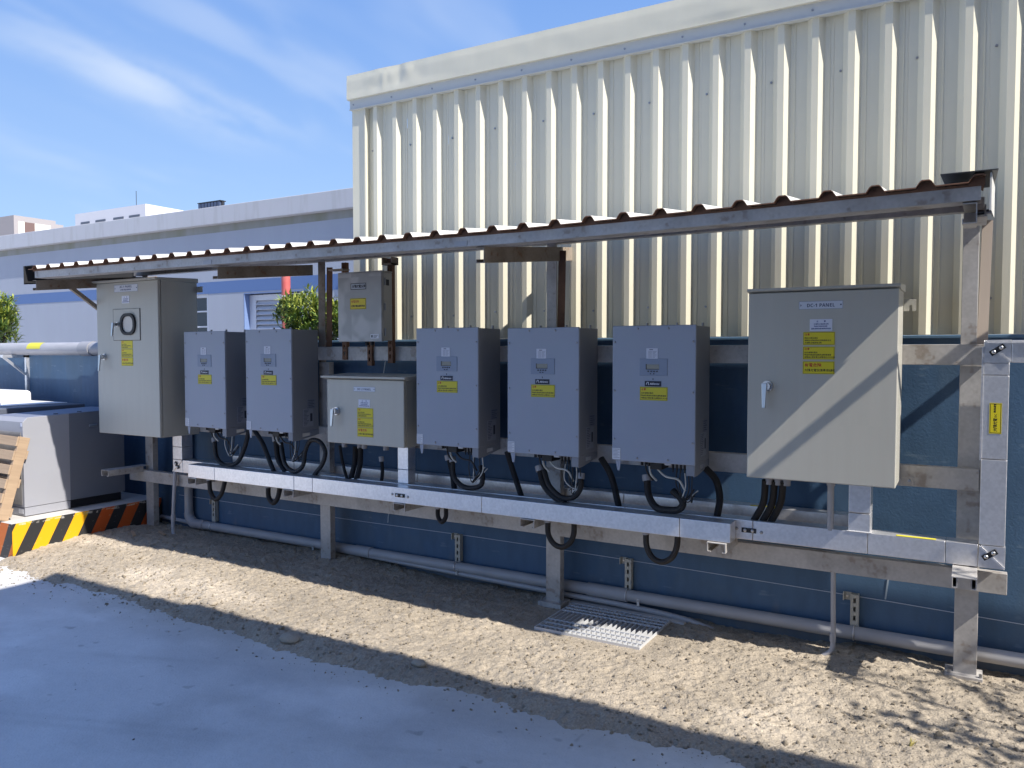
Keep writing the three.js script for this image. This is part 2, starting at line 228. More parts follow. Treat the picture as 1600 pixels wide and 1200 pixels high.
L.vwarn = canvasMat(80, 220, (g, w, h) => { fillBg(g, w, h, YEL); g.strokeStyle = '#1a1a10'; g.lineWidth = 4; g.strokeRect(6, 6, w - 12, h - 12); g.save(); g.translate(w / 2 - 13, h - 16); g.rotate(-Math.PI / 2); hanLine(g, '太陽光電', 0, 0, 24, 3.2, '#15140a', 1.0); g.fillStyle = '#15140a'; g.font = 'bold 20px sans-serif'; g.fillText('DC', 100, 21); hanLine(g, '專用線槽', 134, 0, 16, 2.4, '#15140a', 0.95); g.restore(); });
L.pipetag = canvasMat(128, 48, (g, w, h) => { fillBg(g, w, h, '#d8d21e'); g.fillStyle = '#5d5a10'; g.fillRect(30, 18, 22, 10); g.fillRect(58, 18, 30, 10); });
L.gensticker = canvasMat(48, 64, (g, w, h) => { fillBg(g, w, h, '#dfe1ea'); g.strokeStyle = '#7c84a4'; g.lineWidth = 4; g.strokeRect(4, 4, w - 8, h - 8); g.beginPath(); g.arc(24, 34, 9, 0, 7); g.stroke(); });
function label(name, m, parent, x0, x1, y0, y1, z, ax = 'z') {
  const g = new THREE.BoxGeometry(x1 - x0, y1 - y0, 0.0016); if (ax === 'x') { g.rotateY(Math.PI / 2); g.translate(z + 0.0008, (y0 + y1) / 2, (x0 + x1) / 2); } else g.translate((x0 + x1) / 2, (y0 + y1) / 2, z + 0.0008);
  return obj(name, g, m, parent, true);
}

// ---------------------------------------------------------------- ground
struct(obj('ground', (() => { const g = new THREE.PlaneGeometry(500, 500, 1, 1); g.rotateX(-Math.PI / 2); g.translate(-60, -0.32, -60); return g; })(), M.slab));
const GR = { x0: -2.14, x1: -1.50, z0: 0.13, z1: 0.63 };          // the drain opening
function dirtH(x, z) {
  let h = 0.012 + 0.05 * sm(-2.9, -5.2, x) * sm(1.45, 0.5, z) - 0.02 * sm(0.5, 0.1, z) + 0.012 * sm(0.2, -0.9, Math.abs(x + 0.2) - 0.6);
  h += 0.05 * (fbm(x * 2.1 + 20, z * 2.1 + 5, 3, 73) - 0.5) + 0.022 * (fbm(x * 9, z * 9 + 40, 3, 79) - 0.5) + 0.016 * (fbm(x * 34, z * 34, 2, 83) - 0.5);
  const p = vnoise(x * 75, z * 75, 89); h += 0.006 * p * p * sm(0.35, 0.7, fbm(x * 5, z * 5, 2, 97));
  const edge = 1.63 + 0.07 * (fbm(x * 1.6, 7.7, 3, 91) - 0.5) * 2 + 0.05 * (fbm(x * 11, 2.2, 3, 93) - 0.5) - 0.07 * sm(-3.5, -5, x);
  h += 0.016; h -= 0.075 * sm(edge - 0.22, edge + 0.1, z) + 0.05 * sm(edge, edge + 0.25, z);
  const near = Math.max(GR.x0 - x, x - GR.x1, GR.z0 - z, z - GR.z1);
  if (near < 0.25) h = h + (0.004 - h) * sm(0.22, 0.02, near) * 0.85;
  return h;
}
{
  const x0 = -6.33, x1 = 2.6, z0 = -0.02, z1 = 1.86, nx = 1180, nz = 250;
  const pos = [], col = [], idx = [];
  for (let j = 0; j <= nz; j++) for (let i = 0; i <= nx; i++) {
    const x = x0 + (x1 - x0) * i / nx, z = z0 + (z1 - z0) * j / nz; let y = dirtH(x, z);
    if (x > GR.x0 + 0.02 && x < GR.x1 - 0.02 && z > GR.z0 + 0.02 && z < GR.z1 - 0.02) y = -0.30;
    pos.push(x, y, z);
    const c = 0.88 + 0.28 * fbm(x * 1.3, z * 2.2, 4, 111), pale = sm(0.56, 0.72, fbm(x * 1.5 + 9, z * 2.6, 3, 117)) * sm(0.5, 1.0, z) * sm(1.5, 1.1, z);
    col.push(c * (1 + 0.35 * pale), c * (1 + 0.36 * pale), c * (1 + 0.38 * pale));
  }
  for (let j = 0; j < nz; j++) for (let i = 0; i < nx; i++) { const a = j * (nx + 1) + i, b = a + nx + 1; idx.push(a, b, a + 1, b, b + 1, a + 1); }
  const g = new THREE.BufferGeometry(); g.setAttribute('position', new THREE.Float32BufferAttribute(pos, 3)); g.setAttribute('color', new THREE.Float32BufferAttribute(col, 3)); g.setIndex(idx);
  const uv = new Float32Array(pos.length / 3 * 2); for (let i = 0; i < uv.length / 2; i++) { uv[2 * i] = pos[3 * i]; uv[2 * i + 1] = pos[3 * i + 2]; } g.setAttribute('uv', new THREE.BufferAttribute(uv, 2)); g.computeVertexNormals();
  const m = new THREE.Mesh(g, M.dirt); m.name = numbered('dirt_strip'); m.castShadow = m.receiveShadow = true; scene.add(m); struct(m);
  // crumbs of earth
  const cg = new THREE.IcosahedronGeometry(1, 1), cp = cg.attributes.position; for (let i = 0; i < cp.count; i++) { const k = 0.75 + 0.5 * hash(Math.round(cp.getX(i) * 50), Math.round(cp.getY(i) * 50 + cp.getZ(i) * 90), 7); cp.setXYZ(i, cp.getX(i) * k, cp.getY(i) * k * 0.75, cp.getZ(i) * k); } cg.computeVertexNormals();
  const N = 15000, im = new THREE.InstancedMesh(cg, M.clod, N), mt = new THREE.Matrix4(), q = new THREE.Quaternion(), e = new THREE.Euler(), cc = new THREE.Color();
  let k = 0; while (k < N) {
    const x = rr(-6.25, 2.2), z = rr(0.02, 1.72); if (x > GR.x0 - 0.03 && x < GR.x1 + 0.03 && z > GR.z0 - 0.03 && z < GR.z1 + 0.03) continue;
    const onEdge = z > 1.55; if (onEdge && rnd() < 0.7) continue;
    const s = (0.002 + 0.0075 * Math.pow(rnd(), 4) + (rnd() < 0.006 ? rr(0.004, 0.012) : 0)) * (onEdge ? 0.75 : 1), y = Math.max(dirtH(x, z), 0) + s * 0.25;
    e.set(rr(0, 6), rr(0, 6), rr(0, 6)); q.setFromEuler(e); mt.compose(new THREE.Vector3(x, y, z), q, new THREE.Vector3(s, s * rr(0.6, 1), s * rr(0.7, 1.2))); im.setMatrixAt(k, mt);
    const t = rr(0.88, 1.2); cc.setRGB(t, t * 0.99, t * 0.97); im.setColorAt(k, cc); k++;
  }
  im.name = numbered('earth_crumbs'); im.castShadow = im.receiveShadow = true; scene.add(im); tag(im, 'loose brown crumbs and pebbles scattered over the dirt strip', 'pebbles', null, 'stuff');
}
{ // concrete yard: fine sheet near the strip, coarse beyond
  const geos = []; const grid = (x0, x1, z0, z1, nx, nz) => {
    const g = new THREE.PlaneGeometry(x1 - x0, z1 - z0, nx, nz); g.rotateX(-Math.PI / 2); g.translate((x0 + x1) / 2, 0, (z0 + z1) / 2); const p = g.attributes.position, c = new Float32Array(p.count * 3);
    for (let i = 0; i < p.count; i++) {
      const x = p.getX(i), z = p.getZ(i); let t = 0.80 + 0.40 * fbm(x * 0.7 + 4, z * 0.7, 5, 121); t *= 1 + 0.16 * sm(0.5, 0.75, fbm(x * 2.2, z * 3.1, 4, 123)) - 0.14 * sm(0.52, 0.8, fbm(x * 1.4 + 7, z * 2.6, 4, 125));
      const a = (x * 0.35 + z * 0.94); // faint wheel tracks
      for (const o of [1.92, 1.97, 2.05, 2.10, 1.30, 1.36, 0.62]) t -= 0.085 * Math.exp(-Math.pow((a - o - 0.06 * (fbm(x * 0.6, 4.4, 2, 127) - 0.5)) / 0.022, 2)) * sm(0.3, 0.6, fbm(x * 1.2, o, 2, 129));
      const d = sm(1.9, 1.35, z) * sm(-5.6, -4.4, x); c[3 * i] = t * (1 - 0.12 * d); c[3 * i + 1] = t * (1 - 0.15 * d); c[3 * i + 2] = t * (1 - 0.21 * d);
    } g.setAttribute('color', new THREE.BufferAttribute(c, 3)); return g;
  };
  geos.push(grid(-9, 3, 1.2, 4.2, 480, 130), grid(-9, 3, 4.2, 60, 4, 8), grid(3, 80, 1.2, 60, 8, 8), grid(-90, -9, 1.2, 60, 8, 8), grid(2.55, 80, -60, 1.2, 4, 4));
  struct(obj('concrete_yard', geos, M.concrete));
  // grit lying on the concrete
  const cg = new THREE.IcosahedronGeometry(1, 0), N = 110, im = new THREE.InstancedMesh(cg, mat([0.14, 0.13, 0.115], 0.9), N), mt = new THREE.Matrix4(), q = new THREE.Quaternion(), e = new THREE.Euler();
  for (let k = 0; k < N; k++) { const x = rr(-5.5, 1), z = 1.6 + 2.4 * Math.pow(rnd(), 1.8), s = 0.0018 + 0.0048 * Math.pow(rnd(), 4); e.set(rr(0, 6), rr(0, 6), rr(0, 6)); q.setFromEuler(e); mt.compose(new THREE.Vector3(x, s * 0.4, z), q, new THREE.Vector3(s * rr(1, 2), s * 0.7, s)); im.setMatrixAt(k, mt); }
  im.name = numbered('grit'); scene.add(im); tag(im, 'dark specks of grit strewn on the smooth concrete', 'grit', null, 'stuff');
}

// ---------------------------------------------------------------- blue wall and cream metal building
{
  const w = thing('blue_wall', 'low blue painted wall running behind the steel frame, pale line ruled along its foot', 'wall');
  obj('wall_face', [bx(-14, 6, -0.3, 1.665, -0.2, 0)], M.bluewall, w);
  obj('coping', [rb(-14, 6, 1.665, 1.683, -0.2, 0.006, 0.004)], mat([0.10, 0.19, 0.30], 0.6), w);
  const pts = [[-6.1, 0.318], [-5.2, 0.314], [-4, 0.312], [-3, 0.316], [-2.37, 0.312], [-1.4, 0.300], [-0.35, 0.282], [0.25, 0.264], [1.5, 0.24]], ch = [];
  for (let i = 0; i < pts.length - 1; i++) ch.push(bar([...pts[i], 0.0015], [...pts[i + 1], 0.0015], 0.0036, 0.0032));
  obj('ruled_line', ch, mat([0.5, 0.56, 0.64], 0.8), w);
  const drips = []; for (const [x, y0, y1] of [[-3.72, 0.33, 0.43], [-0.37, 0.29, 0.4], [-5.31, 0.66, 0.8], [-0.01, -0.02, 0.05]]) drips.push(bar([x, y0, 0.0015], [x + 0.012, y1, 0.0015], 0.003, 0.008));
  obj('paint_run', drips, mat([0.36, 0.44, 0.52], 0.8), w);
}
{
  const b = thing('metal_building', 'cream ribbed metal building with a smooth folded parapet above the blue wall', 'building');
  const pitch = 0.1795, d = 0.036, tp = 0.017, ft = 0.035; // rib centre at 0
  const prof = [[-pitch / 2, 0], [-tp - ft + 0.006, 0], [-tp, d], [tp, d], [tp + ft - 0.006, 0], [0.063, 0], [0.065, 0.003], [0.071, 0.003], [0.073, 0], [pitch / 2, 0]];
  const y0 = 1.686, y1 = 3.42, g = new THREE.BufferGeometry(), P = [];
  for (let i = 0; i < prof.length - 1; i++) { const [xa, za] = prof[i], [xb, zb] = prof[i + 1]; P.push(xa, y0, za, xb, y0, zb, xb, y1, zb, xa, y0, za, xb, y1, zb, xa, y1, za); }
  g.setAttribute('position', new THREE.Float32BufferAttribute(P, 3)); g.computeVertexNormals(); boxUV(g);
  const scr = new THREE.CylinderGeometry(0.006, 0.007, 0.006, 10); scr.rotateX(Math.PI / 2);
  const washer = new THREE.CylinderGeometry(0.0085, 0.0085, 0.003, 12); washer.rotateX(Math.PI / 2);
  const sidings = [1, 0.965, 0.985].map((k) => { const m = M.siding.clone(); m.color.setRGB(k, k, k * 0.995); return m; });
  const xr = (i) => -3.815 + i * pitch, zp = -0.034;
  for (let i = 0; i < 44; i++) {
    const s = share('siding_panel', g, sidings[Math.floor(i / 4) % 3], b, xr(i) + 0.003 * (hash(i, 2, 5) - 0.5), 0, zp + 0.0016 * (Math.floor(i / 4) % 2)); s.rotation.y = 0.012 * (hash(i, 4, 11) - 0.5);
    if (i % 2 === 0 && xr(i) < 1) for (const y of [1.86, 2.37, 3.09]) share('screw', scr, M.bolt, s, -0.068 + 0.02 * hash(i, Math.round(y * 10), 3), y + 0.02 * (hash(i, 5, 9) - 0.5), 0.003);
  }
  obj('corner_trim', [bx(-4.035, -3.9, 1.686, 3.42, -0.05, 0.0), bx(-3.912, -3.9, 1.686, 3.42, 0.0, 0.012), bx(-4.035, -4.02, 1.686, 3.42, -8, -0.05)], M.siding, b);
  // parapet: recessed strip and folded top panel with slight oil-canning
  const strip = obj('parapet_strip', [bx(-4.045, 4.1, 3.398, 3.48, -0.04, 0.014), bx(-4.045, 4.1, 3.392, 3.398, -0.02, 0.022)], mat([0.56, 0.57, 0.55], 0.45), b);
  for (let i = 0; i < 24; i++) share('screw', scr, M.bolt, strip, -4.01 + i * 0.359, 3.43, 0.015);
  const pg = new THREE.PlaneGeometry(8.16, 0.17, 520, 10), pp = pg.attributes.position;
  for (let i = 0; i < pp.count; i++) { const x = pp.getX(i) + 0.02, y = pp.getY(i) + 0.085; const dent = 0.012 * (fbm(x * 2.4 + 8, y * 3, 3, 141) - 0.5) * sm(0, 0.05, y) + (Math.abs(x + 3.62) < 0.35 ? 0.014 * (fbm(x * 14, y * 9, 2, 147) - 0.5) * sm(0.0, 0.06, y) * sm(0.35, 0.1, Math.abs(x + 3.62)) : 0); pp.setXYZ(i, x, 3.474 + y, 0.034 - 0.004 * sm(0.12, 0.17, y) + dent); }
  pg.computeVertexNormals();
  obj('parapet_panel', [pg, bx(-4.05, 4.1, 3.466, 3.474, 0.0, 0.036), bx(-4.05, 4.1, 3.640, 3.646, -0.35, 0.006), bx(-4.06, -4.05, 3.466, 3.644, -0.35, 0.03)], M.siding, b);
  obj('roof', [bx(-4.03, 4.1, 3.5, 3.52, -8, -0.34)], M.roofsheet, b);
  obj('back_wall', [bx(-4.0, 4.1, -0.3, 3.5, -8.1, -8)], M.siding, b);
}

// ---------------------------------------------------------------- steel frame with canopy
const zf = (X) => 1.05 - 0.01 * X;
const KN = [[0.2, 2.178], [0, 2.174], [-0.77, 2.162], [-1.99, 2.148], [-3.54, 2.158], [-4.8, 2.165], [-6.6, 2.168]];
const yb = (X) => { for (let i = 0; i < KN.length - 1; i++) if (X <= KN[i][0] && X >= KN[i + 1][0]) { const t = (X - KN[i + 1][0]) / (KN[i][0] - KN[i + 1][0]); return KN[i + 1][1] + t * (KN[i][1] - KN[i + 1][1]); } return 2.2; };
const SL = 0.11, BB0 = 2.262;
const frame = thing('steel_frame', 'long grey steel lean-to frame with posts, rails and a narrow rusty corrugated roof', 'equipment rack');
{
  const PX = [0.0, -2.245, -4.165, -6.245], w = 0.05;
  PX.forEach((x, i) => {
    const low = 1.56, c = (a) => a;
    const post = obj('post', [rb(x - w, x + w, 0.005, i === 0 ? low : 1.52, 0.184, 0.19, 0.0025), rb(x - w, x - w + 0.006, 0.005, 1.52, 0.14, 0.186, 0.002), rb(x + w - 0.006, x + w, 0.005, 1.52, 0.14, 0.186, 0.002), bx(x - w, x - w + 0.02, 0.005, 1.52, 0.138, 0.143), bx(x + w - 0.02, x + w, 0.005, 1.52, 0.138, 0.143)], M.steel, frame);
    obj('base_plate', [rb(x - 0.085, x + 0.075, 0.0, 0.03 + (i === 0 ? 0.008 : 0), 0.10, 0.235, 0.002)], M.steel, post);
    for (const s of [-1, 1]) obj('bolt', [cyl(0.008, 0.02, 'y', x + 0.0 + s * 0.066, 0.045, 0.215, 6)], M.bolt, post);
    const um = i === 2 ? M.rusty : M.steel;
    const up = obj('upper_post', [rb(x - w, x + 0.018, low - 0.04, 2.265, 0.182, 0.189, 0.0025), bx(x - w, x - w + 0.006, low, 2.262, 0.14, 0.183)], um, frame);
    if (i !== 0 && i !== 2) up.material = i === 1 ? M.steel : M.rusty;
    const bz = new THREE.BoxGeometry(0.046, 0.66, 0.006); bz.rotateZ(-0.018); bz.rotateY(0.25); bz.translate(x + 0.044, 1.89, 0.172);
    obj('post_flange', bz, i === 0 ? mat([0.34, 0.28, 0.23], 0.7) : M.brown, frame).userData.label = 'brown rusted flange of the post';
  });
  const rail = (name, xa, xb, y0, y1, z, mm) => obj(name, [rb(xa, xb, y0, y1, z - 0.006, z, 0.0025), rb(xa, xb, y1 - 0.006, y1, z - 0.05, z - 0.003, 0.002), rb(xa, xb, y0, y0 + 0.006, z - 0.05, z - 0.003, 0.002)], mm, frame);
  rail('rail', -6.33, 0.052, 1.535, 1.633, 0.242, M.steel).userData.label = 'upper rail';
  rail('rail', -6.33, 0.040, 0.938, 1.042, 0.242, M.steel).userData.label = 'middle rail';
  rail('rail', -6.45, 0.163, 0.460, 0.560, 0.242, M.steel).userData.label = 'lower rail';
  const lips = obj('rail_clip', [bx(-0.275, -0.235, 0.945, 0.985, 0.242, 0.2465)], M.steel, frame); obj('bolt', [cyl(0.007, 0.01, 'z', -0.255, 0.966, 0.251, 8)], M.chrome, lips);
  // rafters
  const raft = (x, z1, z0, yF, mm, hgt = 0.078) => {
    const wd = 0.025, dz = z1 - z0, g = [];
    const pl = (xa, xb, h0, h1) => { const q = extr([[0, h0], [dz, h0 + SL * dz], [dz, h1 + SL * dz], [0, h1]], xb - xa); q.rotateY(Math.PI / 2); q.translate(xa, yF, z1); return q; };
    g.push(pl(x + wd - 0.004, x + wd, 0, hgt), pl(x - wd, x + wd - 0.004, 0, 0.004), pl(x - wd, x + wd - 0.004, hgt - 0.004, hgt), pl(x - wd, x - wd + 0.004, 0.004, 0.02));
    return obj('rafter', g, mm, frame);
  };
  raft(-0.02, zf(0) - 0.01, 0.165, 2.090, M.steel); raft(-2.235, 1.05, 0.0, 2.062, M.rusty, 0.084); raft(-4.285, 1.055, 0.195, 2.072, M.rusty, 0.078); raft(-6.335, 1.09, 0.03, 2.075, M.rusty);
  obj('knee_brace', [bar([-6.335, 2.115, 0.80], [-6.335, 1.70, 0.20], 0.03, 0.03)], M.rusty, frame);
  // front beam, follows the slight sag
  const seg = 16, XL = -6.285, XR = 0.016, bg = [], bm = [];
  for (let i = 0; i < seg; i++) {
    const a = XL + (XR - XL) * i / seg, b = XL + (XR - XL) * (i + 1) / seg;
    const face = (z0, z1, h0, h1, arr) => { const q = new THREE.BufferGeometry(), v = (x, h, dz) => [x, yb(x) + h, zf(x) + dz]; const A = [v(a, h0, z1), v(b, h0, z1), v(b, h1, z1), v(a, h1, z1)], B = [v(a, h0, z0), v(b, h0, z0), v(b, h1, z0), v(a, h1, z0)]; const P = []; const quad = (p, q2, r, s) => P.push(...p, ...q2, ...r, ...p, ...r, ...s); quad(A[0], A[1], A[2], A[3]); quad(B[1], B[0], B[3], B[2]); quad(B[0], B[1], A[1], A[0]); quad(A[3], A[2], B[2], B[3]); if (i === 0) quad(B[0], A[0], A[3], B[3]); if (i === seg - 1) quad(A[1], B[1], B[2], A[2]); q.setAttribute('position', new THREE.Float32BufferAttribute(P, 3)); q.computeVertexNormals(); q.setAttribute('uv', new THREE.Float32BufferAttribute(new Float32Array(P.length / 3 * 2), 2)); arr.push(q); };
    face(-0.006, 0, 0, 0.052, bg); face(-0.10, -0.006, 0, 0.005, bg); face(-0.10, -0.006, 0.047, 0.052, bg); face(-0.10, -0.094, 0.005, 0.025, bg);
  }
  obj('front_beam', bg, M.steel, frame);
  for (const [x, s] of [[-4.30, 1], [-2.33, 1]]) obj('weld_patch', [rb(x - 0.05, x + 0.03, yb(x) + 0.004, yb(x) + 0.03, zf(x) - 0.001, zf(x) + 0.003, 0.001)], M.pvc, frame);
  obj('back_beam', [rb(-6.40, 0.035, BB0, BB0 + 0.065, 0.194, 0.20, 0.002), bx(-6.40, 0.035, BB0, BB0 + 0.005, 0.15, 0.1945), bx(-6.40, 0.035, BB0 + 0.06, BB0 + 0.065, 0.15, 0.1945)], M.steel, frame);
  // corrugated roof: sheets of four ribs, white above and brown below
  const pitch = 0.178, top = [], ridges = 36, prf = [[0, 0], [0.055, 0], [0.068, 0.020], [0.076, 0.026], [0.102, 0.026], [0.110, 0.020], [0.123, 0], [pitch, 0]];
  const sheet = (k0, k1) => {
    const P = [], Q = [], E = [], C = [];
    for (let k = k0; k < k1; k++) for (let i = 0; i < prf.length - 1; i++) {
      const X = -6.311 + k * pitch, xa = X + prf[i][0], xb = X + prf[i + 1][0]; if (xb > 0.03) continue;
      const off = (x, h, t, dy = 0) => { const z1 = zf(x) + 0.035, z = z1 + (0.165 - z1) * t; return [x, yb(x) + 0.066 + h + SL * (z1 - z) + dy, z]; };
      const quad = (arr, p, q2, r, s) => arr.push(...p, ...q2, ...r, ...p, ...r, ...s);
      quad(P, off(xa, prf[i][1], 0), off(xb, prf[i + 1][1], 0), off(xb, prf[i + 1][1], 1), off(xa, prf[i][1], 1));
      quad(Q, off(xb, prf[i + 1][1], 0, -0.004), off(xa, prf[i][1], 0, -0.004), off(xa, prf[i][1], 1, -0.004), off(xb, prf[i + 1][1], 1, -0.004));
      quad(E, off(xa, prf[i][1], 0, -0.004), off(xb, prf[i + 1][1], 0, -0.004), off(xb, prf[i + 1][1], 0), off(xa, prf[i][1], 0));
      const cl = (x, h, dy) => { const p = off(x, h, 0, dy); p[2] -= 0.036; return p; }, base = (x) => [x, yb(x) + 0.053, zf(x) - 0.001];
      quad(C, base(xa), base(xb), cl(xb, prf[i + 1][1], -0.004), cl(xa, prf[i][1], -0.004));
    }
    const geo = (P2) => { const g = new THREE.BufferGeometry(); g.setAttribute('position', new THREE.Float32BufferAttribute(P2, 3)); g.computeVertexNormals(); return boxUV(g); };
    const s = obj('roof_sheet', geo(P), M.roofsheet, frame); obj('underside', [geo(Q), geo(E)], M.roofunder, s).userData.label = 'brown rusted underside'; obj('rib_closure', geo(C), M.brown, s).userData.label = 'brown filler under the sheet edge';
  };
  for (let k = 0; k < 36; k += 4) sheet(k, k + 4);
  // end flashings
  const fl = (x0, x1, mm) => { const z1 = zf(x0) + 0.015, g = new THREE.BufferGeometry(), A = [x0, 2.13, z1], B = [x0, 2.272, z1], C = [x1, 2.272 + 0.1, 0.165], D = [x1, 2.13 + 0.1, 0.165]; const o = (p, d) => [p[0] + d, p[1], p[2]]; const P = []; const quad = (p, q, r, s) => P.push(...p, ...q, ...r, ...p, ...r, ...s); quad(A, D, C, B); quad(o(D, 0.006), o(A, 0.006), o(B, 0.006), o(C, 0.006)); quad(A, B, o(B, 0.006), o(A, 0.006)); quad(B, C, o(C, 0.006), o(B, 0.006)); g.setAttribute('position', new THREE.Float32BufferAttribute(P, 3)); g.computeVertexNormals(); return g; };
  const cap = (xa, xb) => { const z1 = zf(0) + 0.04, g = extr([[-0.165, 2.374], [-z1, 2.274], [-z1, 2.278], [-0.165, 2.378]].map(([a, b]) => [a, b]), xb - xa); g.rotateY(Math.PI / 2); g.translate(xa, 0, 0); return g; };
  obj('end_flashing', [fl(0.044, 0.07)], M.roofsheet, frame); obj('flashing_cap', [cap(-0.12, 0.07)], M.darkmetal, frame);
  const lf = fl(-6.412, -6.425); lf.translate(0, -0.008, 0); obj('end_flashing', [lf, bx(-6.412, -6.30, 2.262, 2.266, zf(-6.3) - 0.2, zf(-6.3) + 0.01)], M.darkmetal, frame);
  // clamp at the top of the right post
  const cp = obj('post_clamp', [bx(0.0, 0.04, 2.132, 2.138, 0.65, 0.90), bx(0.03, 0.036, 2.138, 2.18, 0.80, 0.90)], M.steel, frame); obj('bolt', [cyl(0.01, 0.05, 'x', 0.03, 2.155, 0.86, 8)], M.bolt, cp);
  // stub brackets that carry the trays (channel open below)
  for (const [x, z1] of [[-6.30, 0.57], [-5.312, 0.475], [-4.25, 0.475], [-3.24, 0.475], [-2.275, 0.475], [-1.135, 0.488], [-0.01, 0.565]])
    obj('stub_bracket', [rb(x - 0.05, x + 0.05, 0.594, 0.6, 0.19, z1, 0.002), rb(x - 0.05, x - 0.044, 0.548, 0.596, 0.244, z1, 0.002), rb(x + 0.044, x + 0.05, 0.548, 0.596, 0.244, z1, 0.002), bx(x - 0.046, x - 0.03, 0.548, 0.553, 0.244, z1), bx(x + 0.03, x + 0.046, 0.548, 0.553, 0.244, z1), ...(x > -0.1 ? [bx(x - 0.03, x - 0.024, 0.55, 0.594, 0.244, z1 - 0.004), bx(x + 0.024, x + 0.03, 0.55, 0.594, 0.244, z1 - 0.004)] : [])], M.steel, frame);
}

// ---------------------------------------------------------------- cable trays
function tray(parent, pieces) { for (const p of pieces) obj('tray_section', rb(...p, 0.003), M.tray, parent); }
function jointPlate(parent, x, y, z, ang = 0, bolts = true, w = 0.075) {
  const g = new THREE.BoxGeometry(w, 0.024, 0.005); g.rotateZ(ang); g.translate(x, y, z + 0.0025); const p = obj('joint_plate', g, M.darkmetal, parent);
  for (const s of [-1, 1]) { const b = new THREE.SphereGeometry(0.0095, 10, 8); b.scale(1, 1, 0.7); b.translate(x + s * w * 0.26 * Math.cos(ang), y + s * w * 0.26 * Math.sin(ang), z + 0.007); obj('bolt', b, M.chrome, p); }
  if (bolts) for (const s of [-1, 1]) { const b = new THREE.SphereGeometry(0.009, 10, 8); b.scale(1, 1, 0.5); b.translate(x + s * w * 0.86, y - s * 0.004, z + 0.001); obj('bolt', b, M.bolt, p); }
}
{
  const t = thing('cable_tray', 'long silver cable tray, the front one, ending short of the right cabinet', 'cable tray');
  const cuts = [-5.362, -5.05, -4.20, -4.02, -2.60, -1.34, -1.066], z0 = 0.362, z1 = 0.468;
  tray(t, cuts.slice(0, -1).map((x, i) => [x + 0.0012, cuts[i + 1] - 0.0012, 0.602, 0.704, z0, z1]));
  jointPlate(t, -3.235, 0.652, z1);
}
{
  const t = thing('cable_tray', 'silver cable tray behind the front one, turning up at both ends beside the right post', 'cable tray');
  const z0 = 0.248, z1 = 0.352, cuts = [-5.58, -5.3, -4.1, -2.9, -1.7, -0.98, -0.425, -0.09, 0.042];
  tray(t, cuts.slice(0, -1).map((x, i) => [x + 0.0012, cuts[i + 1] - 0.0012, 0.604, 0.708, z0, z1]));
  // mitred corners: lower left and lower right and upper right
  const mitre = (pts) => obj('corner_section', (() => { const g = extr(pts, z1 - z0 - 0.004, 0.002); g.translate(0, 0, z0 + 0.002); return g; })(), M.tray, t);
  mitre([[-5.70, 0.606], [-5.583, 0.606], [-5.583, 0.70]]); mitre([[-5.70, 0.61], [-5.588, 0.705], [-5.70, 0.705]]);
  mitre([[0.045, 0.606], [0.145, 0.606], [0.047, 0.704]]); mitre([[0.147, 0.612], [0.147, 0.706], [0.053, 0.706]]);
  tray(t, [[-5.702, -5.586, 0.710, 0.812, z0, z1], [-5.702, -5.586, 0.8145, 0.93, z0, z1], [0.045, 0.147, 0.710, 1.105, z0, z1], [0.045, 0.147, 1.108, 1.49, z0, z1], [0.045, 0.147, 1.493, 1.545, z0, z1]]);
  mitre([[0.047, 1.549], [0.145, 1.549], [0.047, 1.648]]); mitre([[0.15, 1.551], [0.15, 1.65], [0.052, 1.65]]);
  tray(t, [[0.153, 1.6, 1.549, 1.65, z0, z1], [1.602, 4.2, 1.549, 1.65, z0, z1]]);
  obj('tray_flange', [bx(0.06, 4.2, 1.636, 1.64, z1, z1 + 0.012), bx(0.038, 0.045, 1.1, 1.62, z1 - 0.03, z1 + 0.004)], M.tray, t);
  for (const [a, b] of [[[0.049, 0.702, z1], [0.146, 0.610, z1]], [[0.049, 1.647, z1], [0.148, 1.552, z1]], [[-5.70, 0.608, z1], [-5.585, 0.704, z1]]]) obj('mitre_seam', [bar(a, b, 0.014, 0.008)], M.tray, t);
  jointPlate(t, 0.088, 0.668, z1 + 0.004, 0.62, false, 0.066); jointPlate(t, 0.098, 1.607, z1 + 0.004, 0.62, false, 0.066); jointPlate(t, -5.645, 0.662, z1 + 0.004, -0.8, false, 0.066);
  jointPlate(t, -1.0, 0.655, z1);
  label('warning_label', L.vwarn, t, 0.073, 0.121, 1.225, 1.365, z1);
  // risers to the middle and right cabinets
  tray(t, [[-3.345, -3.257, 0.710, 0.802, 0.27, z1], [-3.345, -3.257, 0.804, 0.955, 0.27, z1], [-0.515, -0.415, 0.710, 0.80, z0, z1], [-0.515, -0.415, 0.803, 0.945, z0, z1]]);
  obj('corner_seal', [bx(-0.522, -0.408, 0.708, 0.7115, z1 - 0.002, z1 + 0.004)], M.white, t);
}
{
  const t = thing('cable_tray', 'rear cable tray close to the blue wall, mostly hidden behind the front trays', 'cable tray');
  const cuts = [-5.25, -4.55, -3.35, -3.0, -1.8, -0.62, -0.47];
  tray(t, cuts.slice(0, -1).map((x, i) => [x + 0.0012, cuts[i + 1] - 0.0012, 0.63, 0.742, 0.03, 0.125]));
  for (const x of [-0.98]) obj('yellow_strip', [rb(x - 0.07, x + 0.07, 0.7422, 0.7442, 0.10, 0.124, 0.0006)], mat([0.65, 0.58, 0.05], 0.6), t);  // flat yellow strip along the top of the rear tray
}
tag(obj('tray_edge_strip', [rb(-0.30, -0.13, 0.7085, 0.7105, 0.325, 0.352, 0.0006)], mat([0.65, 0.58, 0.05], 0.6)), 'thin yellow strip on the top edge of the tray near the right post', 'edge_strip');  // narrow yellow strip along the tray edge

